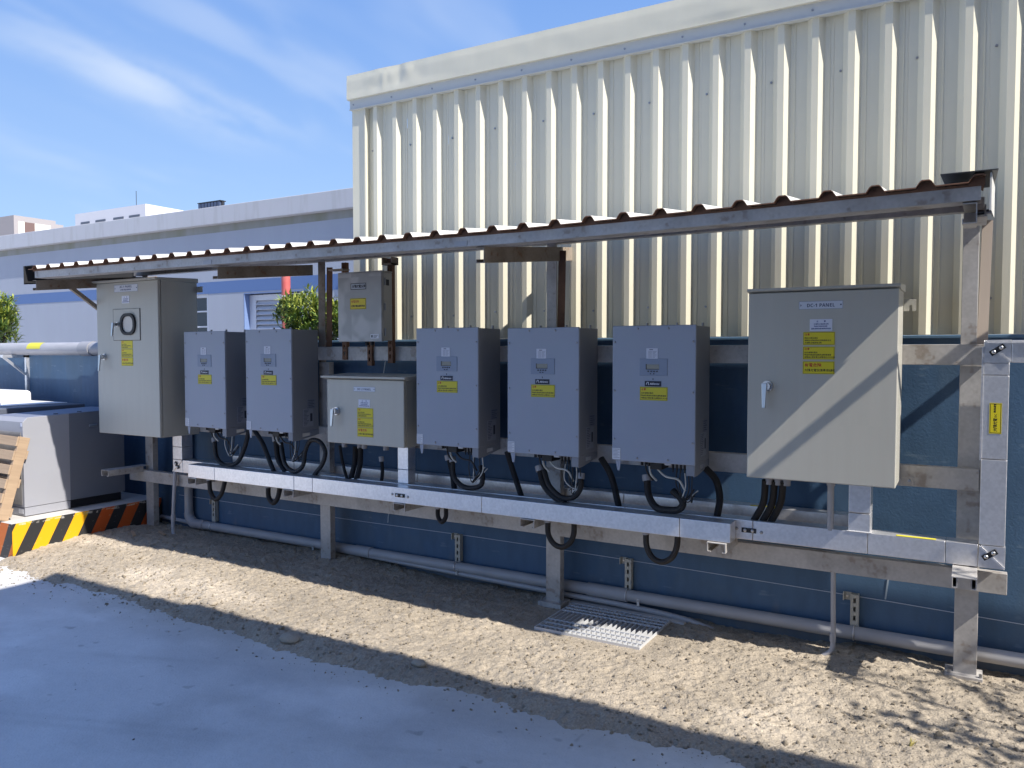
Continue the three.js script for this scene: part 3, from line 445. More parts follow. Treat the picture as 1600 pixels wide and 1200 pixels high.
// ---------------------------------------------------------------- inverters
const invSide = M.inverterside;
function makeInverter(label1) {
  const t = thing('inverter', label1, 'inverter', 'inverters hanging in a row on the steel frame');
  const W = 0.476, H = 0.752;
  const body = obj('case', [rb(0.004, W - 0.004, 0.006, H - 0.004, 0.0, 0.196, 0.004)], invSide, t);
  obj('front_cover', [rb(0, W, 0, H, 0.198, 0.21, 0.004), bx(0.13, 0.35, 0.078, 0.081, 0.2095, 0.2106)], M.inverter, t);
  for (const [x, y] of [[0.014, H - 0.09], [0.014, H * 0.52], [0.014, 0.12], [W - 0.014, H - 0.09], [W - 0.014, H * 0.52], [W - 0.014, 0.12], [0.15, H - 0.018], [0.325, H - 0.018], [0.15, 0.02], [0.325, 0.02]]) { const s = new THREE.SphereGeometry(0.0062, 8, 6); s.scale(1, 1, 0.55); s.translate(x, y, 0.211); obj('screw', s, M.bolt, t); }
  for (const [x, z] of [[0.15, 0.1], [0.325, 0.1], [W - 0.03, 0.04]]) obj('eye_bolt', [cyl(0.007, 0.022, 'y', x, H + 0.006, z, 8)], M.bolt, t);
  label('data_sheet', L.sheet, t, 0.20, 0.266, H - 0.182, H - 0.125, 0.21);
  const pn = obj('display_panel', [rb(0.162, 0.32, H - 0.275, H - 0.182, 0.2095, 0.2125, 0.0012)], mat([0.22, 0.265, 0.36], 0.4), t);
  obj('screen', [bx(0.203, 0.274, H - 0.238, H - 0.213, 0.212, 0.2135)], mat([0.20, 0.21, 0.19], 0.15), pn); obj('bezel', [bx(0.199, 0.203, H - 0.241, H - 0.211, 0.212, 0.2145), bx(0.203, 0.274, H - 0.241, H - 0.238, 0.212, 0.2145)], M.darkmetal, pn);
  for (let i = 0; i < 4; i++) obj('button', [cyl(0.0042, 0.003, 'z', 0.213 + i * 0.0165, H - 0.251, 0.2135, 10)], M.darkmetal, pn);
  for (let i = 0; i < 2; i++) obj('button', [cyl(0.0032, 0.003, 'z', 0.226 + i * 0.018, H - 0.264, 0.2135, 10)], M.darkmetal, pn);
  obj('keyhole', [bx(0.237, 0.241, H - 0.298, H - 0.288, 0.2095, 0.2108)], M.darkmetal, t);
  label('brand_plate', L.brand, t, 0.192, 0.286, H - 0.333, H - 0.304, 0.21);
  label('warning_label', L.warnInv, t, 0.164, 0.322, H - 0.41, H - 0.336, 0.21);
  label('serial_label', L.serial, t, 0.003, 0.051, 0.006, 0.068, 0.21);
  label('rating_label', L.rating, t, 0.045, 0.125, 0.035, 0.165, W - 0.004, 'x'); label('rating_label', L.ratingtop, t, 0.03, 0.09, 0.167, 0.235, W - 0.004, 'x');
  obj('foot', [extr([[0.018, 0.0], [0.05, 0.0], [0.042, -0.058], [0.030, -0.058]], 0.004)].map((g) => { g.translate(0, 0, 0.2); return g; }), M.inverter, t);
  const fl = extr([[-0.205, 0.006], [-0.0, 0.006], [-0.0, -0.03], [-0.16, -0.062], [-0.205, -0.062]], 0.004, 0, [[[-0.13, -0.012], [-0.07, -0.012], [-0.07, -0.032], [-0.13, -0.04]]]); fl.rotateY(Math.PI / 2); fl.translate(W - 0.008, 0, 0);
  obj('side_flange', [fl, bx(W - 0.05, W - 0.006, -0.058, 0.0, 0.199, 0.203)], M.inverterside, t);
  obj('rear_strut', [bar([0.02, -0.012, 0.03], [0.19, -0.002, 0.09], 0.02, 0.024)], M.black, t);
  obj('terminal_block', [rb(0.20, 0.27, -0.046, 0.004, 0.07, 0.16, 0.004)], M.black, t);
  for (const [x, z, h] of [[0.145, 0.14, 0.03], [0.168, 0.14, 0.026], [0.19, 0.15, 0.03]]) obj('cable_gland', [cyl(0.0085, h, 'y', x, -h / 2, z, 8)], M.black, t);
  for (const [x, z] of [[0.33, 0.15], [0.352, 0.15], [0.374, 0.15], [0.396, 0.15], [0.418, 0.15]]) obj('plug_connector', [cyl(0.0062, 0.04, 'y', x, -0.02, z, 8), cyl(0.0035, 0.02, 'y', x, -0.045, z, 6)], M.black, t);
  obj('vent_plate', [bx(0.29, 0.325, -0.016, 0, 0.1, 0.17)], M.alu, t);
  return t;
}
const INV = [[-5.327, 1.012, 'grey inverter hanging right beside the tall grey cabinet, first of the row'], [-4.634, 1.019, 'grey inverter between the first inverter and the squat mid-height cabinet'], [-3.064, 1.006, 'grey inverter just right of the squat mid-height cabinet'], [-2.388, 0.997, 'grey inverter in front of the second post from the right, among two alike'], [-1.7145, 0.999, 'grey inverter hanging nearest to the large right-hand cabinet']];
const inv0 = makeInverter(INV[0][2]); inv0.scale.set(0.985, 0.985, 1.28); inv0.position.set(INV[0][0], INV[0][1], 0.242);
for (const [x, y, l] of INV.slice(1)) copy(inv0, l, [x, y, 0.242]);

// ---------------------------------------------------------------- electrical cabinets
function handle(parent, x, y, z, s = 1, len = 0.11) {
  const h = obj('door_handle', [cyl(0.027 * s, 0.012, 'z', x, y, z + 0.006, 20), cyl(0.02 * s, 0.03, 'z', x, y, z + 0.025, 18)], M.chrome, parent);
  const a = extr([[-0.011 * s, 0.012], [0.011 * s, 0.012], [0.007 * s, -len], [-0.005 * s, -len]], 0.008, 0.002); a.rotateX(-0.1); a.translate(x - 0.006, y, z + 0.038); obj('lever', a, M.chrome, h);
}
function cabinet(name, lab, x0, x1, y0, y1, z0, z1, lid, o = {}) {
  const t = thing(name, lab, 'electrical cabinet');
  obj('case', [rb(x0 + 0.003, x1 - 0.003, y0, y1, z0, z1 - 0.03, 0.003)], M.cabinet, t);
  obj('gasket', [bx(x0 + 0.012, x1 - 0.012, y0 + 0.012, y1 - 0.012, z1 - 0.032, z1 - 0.022)], M.gasket, t);
  obj('door', [rb(x0, x1, y0 + 0.002, y1 - 0.004, z1 - 0.024, z1, 0.005, 3)], M.cabinet, t);
  if (lid) { const g = extr([[z1 + lid.over, y1 + lid.f], [z1 + lid.over, y1 + lid.f + 0.012], [z0, y1 + lid.b + 0.012], [z0, y1 - 0.004], [z1 - 0.03, y1 - 0.004]], x1 - x0 + 2 * lid.side); g.rotateY(-Math.PI / 2); g.translate(x1 + lid.side, 0, 0); obj('rain_lid', g, M.cabinet, t); }
  return t;
}
{
  const t = cabinet('electrical_cabinet', 'large grey electrical cabinet at the right end crossed by slanting sunlight', -0.9707, -0.2935, 0.965, 1.892, 0.245, 0.540, { over: 0.01, f: 0.006, b: 0.02, side: 0.006 }), z = 0.540;
  label('nameplate', L.dc1, t, -0.73, -0.5313, 1.802, 1.841, z); label('notice', L.notice, t, -0.6791, -0.5773, 1.698, 1.754, z);
  [[1.630, 1.693], [1.561, 1.623], [1.491, 1.552]].forEach((y, i) => label('warning_label', L.warn3[i], t, -0.7084, -0.5646, y[0], y[1], z));
  handle(t, -0.8738, 1.428, z, 1, 0.105);
  const mk = extr([[-0.2935, 1.796], [-0.2397, 1.796], [-0.2397, 1.854], [-0.2935, 1.854]], 0.004, 0, [[[-0.2691, 1.796], [-0.2564, 1.796], [-0.2564, 1.825], [-0.2691, 1.825]]]); mk.translate(0, 0, 0.25); const ml = mk.clone(); ml.translate(-0.7319, 0, 0); obj('mounting_ear', [mk], M.cabinet, t); obj('mounting_ear', [ml], M.cabinet, t);
  for (const x of [-0.8973, -0.8523, -0.8102]) obj('cable_gland', [cyl(0.024, 0.03, 'y', x, 0.952, 0.36, 12), cyl(0.019, 0.03, 'y', x, 0.925, 0.36, 12)], M.pvcdark, t);
}
{
  const t = cabinet('electrical_cabinet', 'tall grey electrical cabinet at the left end with a small window and inset door', -6.298, -5.499, 0.919, 2.162, 0.245, 0.610, { over: 0.03, f: 0.003, b: 0.02, side: 0.012 }), z = 0.610;
  label('nameplate', L.ac1, t, -6.053, -5.745, 2.079, 2.138, z); label('notice', L.notice, t, -5.954, -5.856, 1.987, 2.048, z);
  const sd = obj('inset_door', [rb(-6.066, -5.725, 1.691, 1.941, z - 0.002, z + 0.005, 0.002)], M.cabinet, t);
  obj('door_gap', [bx(-6.072, -5.719, 1.937, 1.943, z, z + 0.003), bx(-6.072, -5.719, 1.687, 1.691, z, z + 0.003), bx(-6.072, -6.067, 1.687, 1.943, z, z + 0.003), bx(-5.724, -5.719, 1.687, 1.943, z, z + 0.003)], M.gasket, t);
  const rrect = (x0, x1, y0, y1, r) => { const p = []; for (const [cx, cy, a0] of [[x1 - r, y0 + r, -Math.PI / 2], [x1 - r, y1 - r, 0], [x0 + r, y1 - r, Math.PI / 2], [x0 + r, y0 + r, Math.PI]]) for (let k = 0; k <= 6; k++) p.push([cx + r * Math.cos(a0 + k * Math.PI / 12), cy + r * Math.sin(a0 + k * Math.PI / 12)]); return p; };
  const wg = extr(rrect(-5.961, -5.773, 1.733, 1.902, 0.07), 0.012, 0.003, [rrect(-5.940, -5.794, 1.751, 1.884, 0.055)]); wg.translate(0, 0, z + 0.005); obj('window_frame', wg, M.black, sd);
  const gl = extr(rrect(-5.941, -5.792, 1.749, 1.886, 0.055), 0.002); gl.translate(0, 0, z + 0.006); obj('window_pane', gl, M.cleardoor, sd);
  handle(t, -6.004, 1.817, z + 0.006, 0.75, 0.095); handle(t, -6.196, 1.555, z, 0.95, 0.115);
  label('warning_label', L.warn3[0], t, -5.974, -5.824, 1.621, 1.688, z); label('warning_label', L.warn3[1], t, -5.974, -5.824, 1.552, 1.619, z); label('warning_label', L.warn3[2], t, -5.974, -5.824, 1.483, 1.550, z);
  obj('mounting_ear', [bx(-5.499, -5.432, 2.081, 2.129, 0.245, 0.25)], M.cabinet, t);
}
{
  const t = cabinet('electrical_cabinet', 'squat grey electrical cabinet with overhanging lid under the small upper box', -3.841, -3.174, 0.970, 1.414, 0.245, 0.500, { over: 0.03, f: 0.006, b: 0.02, side: 0.03 }), z = 0.500;
  label('nameplate', L.dc2, t, -3.600, -3.413, 1.331, 1.363, z); label('notice', L.notice, t, -3.557, -3.457, 1.225, 1.278, z);
  [[1.157, 1.220], [1.092, 1.155], [1.027, 1.090]].forEach((y, i) => label('warning_label', L.warn3[i], t, -3.569, -3.431, y[0], y[1], z));
  handle(t, -3.751, 1.192, z, 1, 0.10);
  for (const [x, zz] of [[-3.830, 0.34], [-3.687, 0.34], [-3.647, 0.34], [-3.455, 0.34]]) obj('cable_gland', [cyl(0.02, 0.05, 'y', x, 0.948, zz, 12)], M.pvcdark, t);
}
{
  const t = thing('junction_box', 'small grey junction box hung high below the canopy beam with a dirty door', 'junction box'), z0 = 0.30, z = 0.42;
  const dirty = mat(null, 0.35, { map: dataTex(256, 256, (u, v) => { const n = sm(0.45, 0.6, fbm(u * 3 + 2, v * 3, 3, 401, 0)); return lin(mixc([0.34, 0.335, 0.32], [0.46, 0.45, 0.43], n), 0.95 + 0.1 * fbm(u * 12, v * 12, 3, 405, 12)); }, 1.9) });
  obj('case', [rb(-3.802, -3.426, 1.672, 2.132, z0, z - 0.028, 0.004)], M.cabinet, t);
  obj('door', [rb(-3.808, -3.42, 1.666, 2.138, z - 0.03, z, 0.006, 3)], dirty, t);
  obj('top_fold', [bx(-3.806, -3.424, 2.134, 2.142, z0, z - 0.004)], M.cabinet, t);
  label('nameplate', L.boxplate, t, -3.689, -3.552, 2.02, 2.064, z); label('warning_label', L.boxwarn, t, -3.695, -3.554, 1.886, 1.962, z); label('maker_tag', L.boxtag, t, -3.516, -3.445, 1.687, 1.716, z);
  for (const y of [1.73, 1.9, 2.07]) obj('hinge', [cyl(0.006, 0.05, 'y', -3.417, y, z - 0.035, 8)], M.bolt, t);
  obj('side_vent', [bx(-3.427, -3.4235, 2.045, 2.085, 0.335, 0.365)], M.darkmetal, t); obj('side_rib', [bx(-3.427, -3.4225, 1.885, 1.89, 0.305, 0.38), bx(-3.427, -3.4225, 1.91, 1.915, 0.305, 0.38)], M.cabinet, t);
  for (const x of [-3.60, -3.555]) obj('cable_gland', [cyl(0.013, 0.03, 'y', x, 1.656, 0.36, 10)], M.black, t);
  const strut = (x, y0, y1, zz) => { const holes = []; for (let y = y0 + 0.03; y < y1 - 0.04; y += 0.05) holes.push(rectPts(x - 0.007, x + 0.007, y, y + 0.028)); const g = extr(rectPts(x - 0.02, x + 0.02, y0, y1), 0.003, 0, holes); g.translate(0, 0, zz); return obj('slotted_strut', [g, bx(x - 0.02, x - 0.017, y0, y1, zz - 0.03, zz), bx(x + 0.017, x + 0.02, y0, y1, zz - 0.03, zz)], M.brown, t); };
  strut(-3.455, 1.52, 2.235, 0.287); strut(-3.90, 1.54, 2.235, 0.255); strut(-3.66, 1.50, 1.70, 0.262);
  obj('strut_clamp', [bx(-3.50, -3.41, 2.19, 2.20, 0.25, 0.32), bx(-3.50, -3.49, 2.19, 2.24, 0.25, 0.32), bx(-3.42, -3.41, 2.19, 2.24, 0.25, 0.32), bx(-3.99, -3.85, 2.175, 2.185, 0.25, 0.32)], M.rusty, t);
}

// ---------------------------------------------------------------- flexible conduits and wires
function conduit(lab, pts, r, ends = []) {
  const t = thing('flexible_conduit', lab, 'conduit', 'black flexible conduits');
  const m = obj('hose', tube(pts, r, 12, 10), M.rubber, t, true);
  for (const e of ends) { const p = V(pts[e]), q = V(pts[e === 0 ? 1 : e - 1]); const g = new THREE.CylinderGeometry(r * 1.35, r * 1.35, 0.034, 12); g.applyQuaternion(new THREE.Quaternion().setFromUnitVectors(new THREE.Vector3(0, 1, 0), q.clone().sub(p).normalize())); g.translate(p.x, p.y, p.z); obj('connector', g, M.pvcdark, t); }
  return t;
}
const CO = [
  ['thick black hose sagging from the first inverter towards the second', 0.017, [[-5.201, 0.895, 0.34], [-5.15, 0.759, 0.36], [-5.03, 0.709, 0.38], [-4.891, 0.744, 0.38], [-4.833, 0.855, 0.36], [-4.815, 0.992, 0.33]], [0]],
  ['black hose slanting down to the tray below the left edge of the second inverter', 0.017, [[-4.769, 0.994, 0.32], [-4.676, 0.911, 0.33], [-4.593, 0.811, 0.35], [-4.495, 0.70, 0.38]], []],
  ['short thick black hose straight below the second inverter', 0.02, [[-4.514, 0.94, 0.34], [-4.468, 0.791, 0.36], [-4.415, 0.70, 0.34]], [0]],
  ['black hose looping twice between second inverter and squat cabinet', 0.016, [[-4.439, 0.918, 0.36], [-4.364, 0.762, 0.39], [-4.256, 0.722, 0.4], [-4.189, 0.768, 0.39], [-4.182, 0.873, 0.37], [-4.14, 0.95, 0.36], [-4.052, 0.95, 0.36], [-3.997, 0.884, 0.36], [-3.997, 0.808, 0.38], [-4.107, 0.70, 0.36]], []],
  ['thin black hose leaning at the left underside of the squat cabinet', 0.011, [[-3.875, 0.93, 0.34], [-3.833, 0.817, 0.36], [-3.793, 0.70, 0.36]], []],
  ['left one of two thick black hoses side by side under the squat cabinet', 0.019, [[-3.731, 0.93, 0.34], [-3.738, 0.815, 0.34], [-3.775, 0.70, 0.34]], []],
  ['right one of two thick black hoses side by side under the squat cabinet', 0.019, [[-3.682, 0.93, 0.34], [-3.689, 0.809, 0.34], [-3.722, 0.70, 0.34]], []],
  ['short black hose with grey connector left of the silver riser', 0.013, [[-3.496, 0.86, 0.34], [-3.488, 0.779, 0.34], [-3.505, 0.70, 0.33]], [0]],
  ['straight thick hose below the inverter right of the squat cabinet', 0.019, [[-2.934, 0.91, 0.34], [-2.907, 0.815, 0.34], [-2.896, 0.70, 0.33]], [0]],
  ['black hose hanging in a U under the inverter right of the squat cabinet', 0.016, [[-2.89, 0.90, 0.36], [-2.855, 0.791, 0.39], [-2.784, 0.742, 0.4], [-2.701, 0.738, 0.4], [-2.644, 0.765, 0.4], [-2.647, 0.823, 0.38], [-2.674, 0.875, 0.36]], [0]],
  ['black hose slanting down between the third and fourth inverters', 0.018, [[-2.516, 0.968, 0.3], [-2.452, 0.848, 0.33], [-2.394, 0.70, 0.33]], []],
  ['thick curved hose falling from the fourth inverter past the post', 0.022, [[-2.252, 0.89, 0.35], [-2.215, 0.798, 0.37], [-2.139, 0.735, 0.38], [-2.07, 0.702, 0.38]], [0]],
  ['black hose hanging in a U under the fourth inverter', 0.016, [[-2.215, 0.883, 0.37], [-2.16, 0.795, 0.4], [-2.07, 0.738, 0.41], [-1.999, 0.747, 0.41], [-1.962, 0.794, 0.4], [-1.964, 0.87, 0.38]], [5]],
  ['black hose slanting down between the fourth and fifth inverters', 0.019, [[-1.873, 0.972, 0.3], [-1.799, 0.884, 0.33], [-1.746, 0.70, 0.33]], []],
  ['thick black hose curling under the inverter nearest the right cabinet', 0.02, [[-1.565, 0.89, 0.36], [-1.546, 0.792, 0.38], [-1.489, 0.736, 0.41], [-1.423, 0.73, 0.41], [-1.362, 0.740, 0.41], [-1.344, 0.768, 0.4], [-1.362, 0.8, 0.39], [-1.412, 0.831, 0.37]], [0]],
  ['black hose arching down right of the inverter nearest the right cabinet', 0.019, [[-1.25, 0.96, 0.3], [-1.19, 0.90, 0.31], [-1.165, 0.809, 0.32], [-1.179, 0.70, 0.32]], []],
  ['leftmost of three parallel hoses under the large right cabinet', 0.018, [[-0.917, 0.93, 0.36], [-0.930, 0.809, 0.34], [-0.985, 0.70, 0.31]], []],
  ['middle one of three parallel hoses under the large right cabinet', 0.018, [[-0.871, 0.93, 0.36], [-0.885, 0.813, 0.34], [-0.940, 0.70, 0.31]], []],
  ['rightmost of three parallel hoses under the large right cabinet', 0.018, [[-0.828, 0.93, 0.36], [-0.843, 0.817, 0.34], [-0.898, 0.70, 0.31]], []],
  ['black hose loop below the front tray near its left end', 0.017, [[-5.17, 0.60, 0.42], [-5.155, 0.49, 0.42], [-5.098, 0.44, 0.42], [-5.035, 0.485, 0.42], [-4.985, 0.60, 0.42]], [0]],
  ['narrow black hose loop below the front tray under the second inverter', 0.018, [[-4.515, 0.60, 0.42], [-4.508, 0.51, 0.42], [-4.463, 0.474, 0.42], [-4.418, 0.515, 0.42], [-4.390, 0.60, 0.42]], [0]],
  ['tiny black hose loop below the tray right of the silver riser', 0.015, [[-2.965, 0.60, 0.42], [-2.962, 0.53, 0.42], [-2.935, 0.50, 0.42], [-2.905, 0.53, 0.42], [-2.900, 0.60, 0.42]], [0]],
  ['black hose loop hanging in front of the second post from the right', 0.0165, [[-2.162, 0.60, 0.42], [-2.158, 0.51, 0.42], [-2.123, 0.46, 0.42], [-2.072, 0.445, 0.42], [-2.018, 0.475, 0.42], [-1.993, 0.527, 0.42], [-1.989, 0.60, 0.42]], [0]],
  ['wide black hose loop below the tray right of the second post', 0.0165, [[-1.548, 0.60, 0.42], [-1.54, 0.51, 0.42], [-1.506, 0.456, 0.42], [-1.454, 0.440, 0.42], [-1.399, 0.47, 0.42], [-1.371, 0.53, 0.42], [-1.364, 0.60, 0.42]], [0]],
];
for (const [l, r, p, e] of CO) conduit(l, p, r, e);
const cone = M.white;
function wires(lab, parts) { const t = thing('cable_bundle', lab, 'cables', 'thin cable bundles under the inverters'); for (const [pts, r, m] of parts) obj('cable', tube(pts, r, 10, 6), m, t, true); return t; }
const whereInv = ['first inverter beside the tall cabinet', 'second inverter left of the squat cabinet', 'third inverter right of the squat cabinet', 'fourth inverter by the post', 'fifth inverter nearest the right cabinet'];
INV.forEach(([x, y], k) => {
  const z = 0.39, p = [];
  for (let i = 0; i < 5; i++) { const sx = x + 0.33 + i * 0.022; p.push([[[sx, y - 0.04, z], [sx + rr(-0.012, 0.015), y - rr(0.11, 0.16), z + 0.01], [x + 0.37 + rr(-0.03, 0.05), y - rr(0.20, 0.235), z + 0.01], [x + 0.43 + rr(-0.02, 0.02), y - rr(0.13, 0.17), z - 0.02]], 0.0035, (i + k) % 3 === 0 ? M.wirewhite : M.wire]); }
  const bx0 = x + 0.19; p.push([[[bx0 - 0.02, y - 0.02, 0.38], [bx0 - 0.01, y - 0.08, 0.385], [bx0 + 0.02, y - 0.12, 0.37]], 0.006, M.wirewhite], [[[bx0 - 0.045, y - 0.02, 0.38], [bx0 - 0.03, y - 0.07, 0.39], [bx0 + 0.0, y - 0.12, 0.37]], 0.005, M.wire], [[[bx0 + 0.01, y - 0.03, 0.385], [bx0 + 0.08, y - 0.085, 0.40], [bx0 + 0.155, y - 0.10, 0.40], [bx0 + 0.19, y - 0.16, 0.39]], 0.006, k > 2 ? M.wirewhite : M.wire]);
  wires('thin black and white cables dangling under the ' + whereInv[k], p);
});
tag(obj('thin_cable', tube([[-3.53, 1.53, 0.25], [-3.525, 1.47, 0.27], [-3.51, 1.43, 0.30]], 0.0035, 8, 6), M.wirewhite, scene, true), 'short white cable dropping behind the squat cabinet lid', 'cable');

// ---------------------------------------------------------------- plastic pipes
{
  const t = thing('plastic_pipe', 'thick grey plastic pipe along the foot of the blue wall with a left riser', 'pipe');
  const r = 0.036, y = 0.099, z = 0.048, cuts = [-5.80, -3.98, -1.92, 0.4, 4.2];
  for (let i = 0; i < cuts.length - 1; i++) obj('pipe_section', [cyl(r, cuts[i + 1] - cuts[i] - 0.002, 'x', (cuts[i] + cuts[i + 1]) / 2, y, z, 24)], M.pvc, t);
  for (const [a, b] of [[-5.86, -5.70], [-3.99, -3.84], [-2.07, -1.80]]) obj('coupling', [cyl(r + 0.005, b - a, 'x', (a + b) / 2, y, z, 24)], M.pvc, t);
  const e = []; for (let i = 0; i <= 8; i++) { const a = i / 8 * Math.PI / 2; e.push([-5.80 - 0.09 * Math.sin(a) - 0.02, y + 0.09 - 0.09 * Math.cos(a), z]); } obj('elbow', tube(e, r + 0.005, 2, 16), M.pvc, t, true);
  obj('pipe_section', [cyl(r, 1.2, 'y', -5.91, 0.77, z, 24)], M.pvc, t);
}
{
  const t = thing('plastic_pipe', 'thin grey conduit lying on the dirt below the thick pipe', 'pipe');
  obj('pipe_run', tube([[-6.3, 0.11, 0.04], [-5.5, 0.092, 0.05], [-4.22, 0.083, 0.06], [-3.2, 0.062, 0.062], [-2.38, 0.047, 0.064], [-1.7, 0.036, 0.066], [-1.4, 0.015, 0.07], [-1.2, -0.03, 0.075]], 0.017, 10, 12), M.pvc, t, true);
  for (const x of [-3.05, -1.72, -4.4]) { const c = obj('pipe_clip', [bx(x - 0.008, x + 0.008, 0.055, 0.095, 0.082, 0.086)], M.tray, t); obj('bolt', [cyl(0.005, 0.006, 'z', x, 0.088, 0.088, 8)], M.bolt, c); }
}
{
  const t = thing('plastic_pipe', 'slim grey conduit dropping from the lower rail and hooking into dirt near the right post', 'pipe');
  obj('pipe_run', tube([[-0.598, 0.50, 0.225], [-0.596, 0.3, 0.225], [-0.594, 0.12, 0.225], [-0.60, 0.05, 0.23], [-0.635, 0.018, 0.235], [-0.69, -0.02, 0.24]], 0.0125, 8, 12), M.pvc, t, true); obj('coupling', [cyl(0.0155, 0.04, 'y', -0.595, 0.115, 0.225, 12)], M.pvc, t);
}
{
  const t = thing('plastic_pipe', 'slim grey conduit dropping from the tray corner beside the leftmost post', 'pipe');
  obj('pipe_run', tube([[-5.785, 0.60, 0.27], [-5.787, 0.3, 0.29], [-5.785, 0.09, 0.30], [-5.775, 0.055, 0.30], [-5.73, -0.01, 0.31]], 0.015, 8, 12), M.pvc, t, true); obj('coupling', [cyl(0.019, 0.05, 'y', -5.787, 0.2, 0.295, 12)], M.pvc, t);
}
{
  const t = thing('plastic_pipe', 'straight grey pipe dropping from the large right cabinet into the tray', 'pipe');
  obj('pipe_run', [cyl(0.016, 0.26, 'y', -0.60, 0.83, 0.34, 14)], M.pvc, t); obj('coupling', [cyl(0.02, 0.03, 'y', -0.60, 0.94, 0.34, 14)], M.pvc, t);
}
{
  const t = thing('wall_pipe', 'fat pale horizontal pipe along the top of the blue wall with a yellow tag', 'pipe');
  obj('pipe_section', [cyl(0.062, 5.4, 'x', -9.95, 1.624, 0.12, 28)], M.pvc, t); obj('elbow', [cyl(0.07, 0.16, 'x', -7.22, 1.624, 0.12, 28), cyl(0.062, 0.3, 'x', -7.05, 1.624, 0.12, 28)], M.pvcdark, t);
  const g = new THREE.CylinderGeometry(0.0635, 0.0635, 0.24, 20, 1, true, -0.2, 1.5); g.rotateZ(Math.PI / 2); g.rotateX(-0.2); g.translate(-8.05, 1.624, 0.12); obj('yellow_tag', [g], mat([0.66, 0.60, 0.05], 0.5), t);
}
const brk = thing('wall_bracket', 'white triangular bracket holding the fat pipe on the blue wall', 'bracket');
obj('upright', [bx(-8.50, -8.46, 1.2, 1.57, 0.0, 0.02), bx(-8.495, -8.465, 1.2, 1.57, 0.02, 0.03)], M.tray, brk); obj('arm', [bx(-8.50, -8.46, 1.535, 1.565, 0.0, 0.26), bx(-9.4, -8.46, 1.54, 1.56, 0.02, 0.06)], M.tray, brk); obj('brace', [bar([-8.48, 1.54, 0.24], [-8.48, 1.36, 0.03], 0.03, 0.02)], M.tray, brk);

function slottedStrut(lab, x, y0, y1) {
  const t = thing('strut_bracket', lab, 'bracket', 'slotted strut brackets on the blue wall', [x, 0, 0]);
  const holes = []; for (let i = 0; i < 4; i++) holes.push(rectPts(-0.007, 0.007, y1 - 0.045 - i * 0.047, y1 - 0.018 - i * 0.047));
  const g = extr(rectPts(-0.02, 0.02, y0, y1), 0.003, 0.0008, holes); g.translate(0, 0, 0.036);
  obj('channel', [g, bx(-0.02, -0.017, y0, y1, 0, 0.036), bx(0.017, 0.02, y0, y1, 0, 0.036), bx(-0.02, 0.02, y0, y1, 0.001, 0.004)], M.cabinet, t);
  const c = obj('wall_clip', [bx(-0.06, -0.02, y1 - 0.04, y1 + 0.002, 0.002, 0.007), bx(-0.06, -0.055, y1 - 0.04, y1 + 0.002, 0.002, 0.03)], M.cabinet, t); obj('bolt', [cyl(0.006, 0.008, 'z', -0.04, y1 - 0.018, 0.01, 8)], M.chrome, c);
  obj('pipe_strap', [new THREE.TorusGeometry(0.039, 0.003, 6, 20, Math.PI * 1.2).rotateY(Math.PI / 2).rotateX(0.5).translate(0.0, 0.099, 0.048)], M.tray, t);
  return t;
}
slottedStrut('slotted wall strut below the hose loop at the left end', -5.60, 0.14, 0.322); slottedStrut('slotted wall strut between the two middle posts', -3.072, 0.135, 0.322); slottedStrut('slotted wall strut above the drain grate', -1.805, 0.13, 0.32); slottedStrut('sunlit slotted wall strut beside the right slim conduit', -0.515, 0.12, 0.302);

// ---------------------------------------------------------------- drain grate
{
  const t = thing('drain_grate', 'galvanised steel drain grate half sunk in the dirt, half in sunlight', 'grate');
  const zinc = mat([0.58, 0.585, 0.60], 0.5, { metalness: 0.15 }), { x0, x1, z0, z1 } = GR, y1 = 0.022, y0 = -0.012;
  obj('grate_rim', [bx(x0, x1, y0, y1, z0, z0 + 0.005), bx(x0, x1, y0, y1, z1 - 0.005, z1), bx(x0, x0 + 0.005, y0, y1, z0 + 0.005, z1 - 0.005), bx(x1 - 0.005, x1, y0, y1, z0 + 0.005, z1 - 0.005)], zinc, t);
  const bar1 = bx(-0.002, 0.002, y0, y1 - 0.001, z0 + 0.005, z1 - 0.005), n = 21; boxUV(bar1);
  for (let i = 1; i < n; i++) share('bearing_bar', boxUV(bx(-0.0022, 0.0022, y0, y1 - 0.001, z0 + 0.006, z1 - 0.006)), zinc, t, x0 + (x1 - x0) * i / n, 0, 0);
  for (const f of [0.10, 0.20, 0.30, 0.66, 0.78, 0.9]) obj('cross_bar', [bx(x0 + 0.005, x1 - 0.005, y1 - 0.008, y1 + 0.001, z0 + (z1 - z0) * f - 0.003, z0 + (z1 - z0) * f + 0.003)], zinc, t);
  obj('pit', [bx(x0, x1, -0.285, -0.27, z0, z1), bx(x0 - 0.03, x0 - 0.002, -0.31, y0, z0 - 0.03, z1 + 0.03), bx(x1 + 0.002, x1 + 0.03, -0.31, y0, z0 - 0.03, z1 + 0.03), bx(x0, x1, -0.31, y0, z0 - 0.03, z0 - 0.002), bx(x0, x1, -0.31, y0, z1 + 0.002, z1 + 0.03)], M.pitdark, t);  // dark floor plate added, the shade of the pit is in its colour
  obj('stone', [new THREE.IcosahedronGeometry(0.05, 1).scale(1.3, 0.7, 1).translate(-1.84, -0.06, 0.36)], M.clod, t);
}
tag(obj('concrete_lip', [rb(-2.18, -1.42, -0.05, 0.014, 0.03, 0.125, 0.006)], M.slab), 'cracked grey concrete edge behind the drain grate', 'concrete edge');

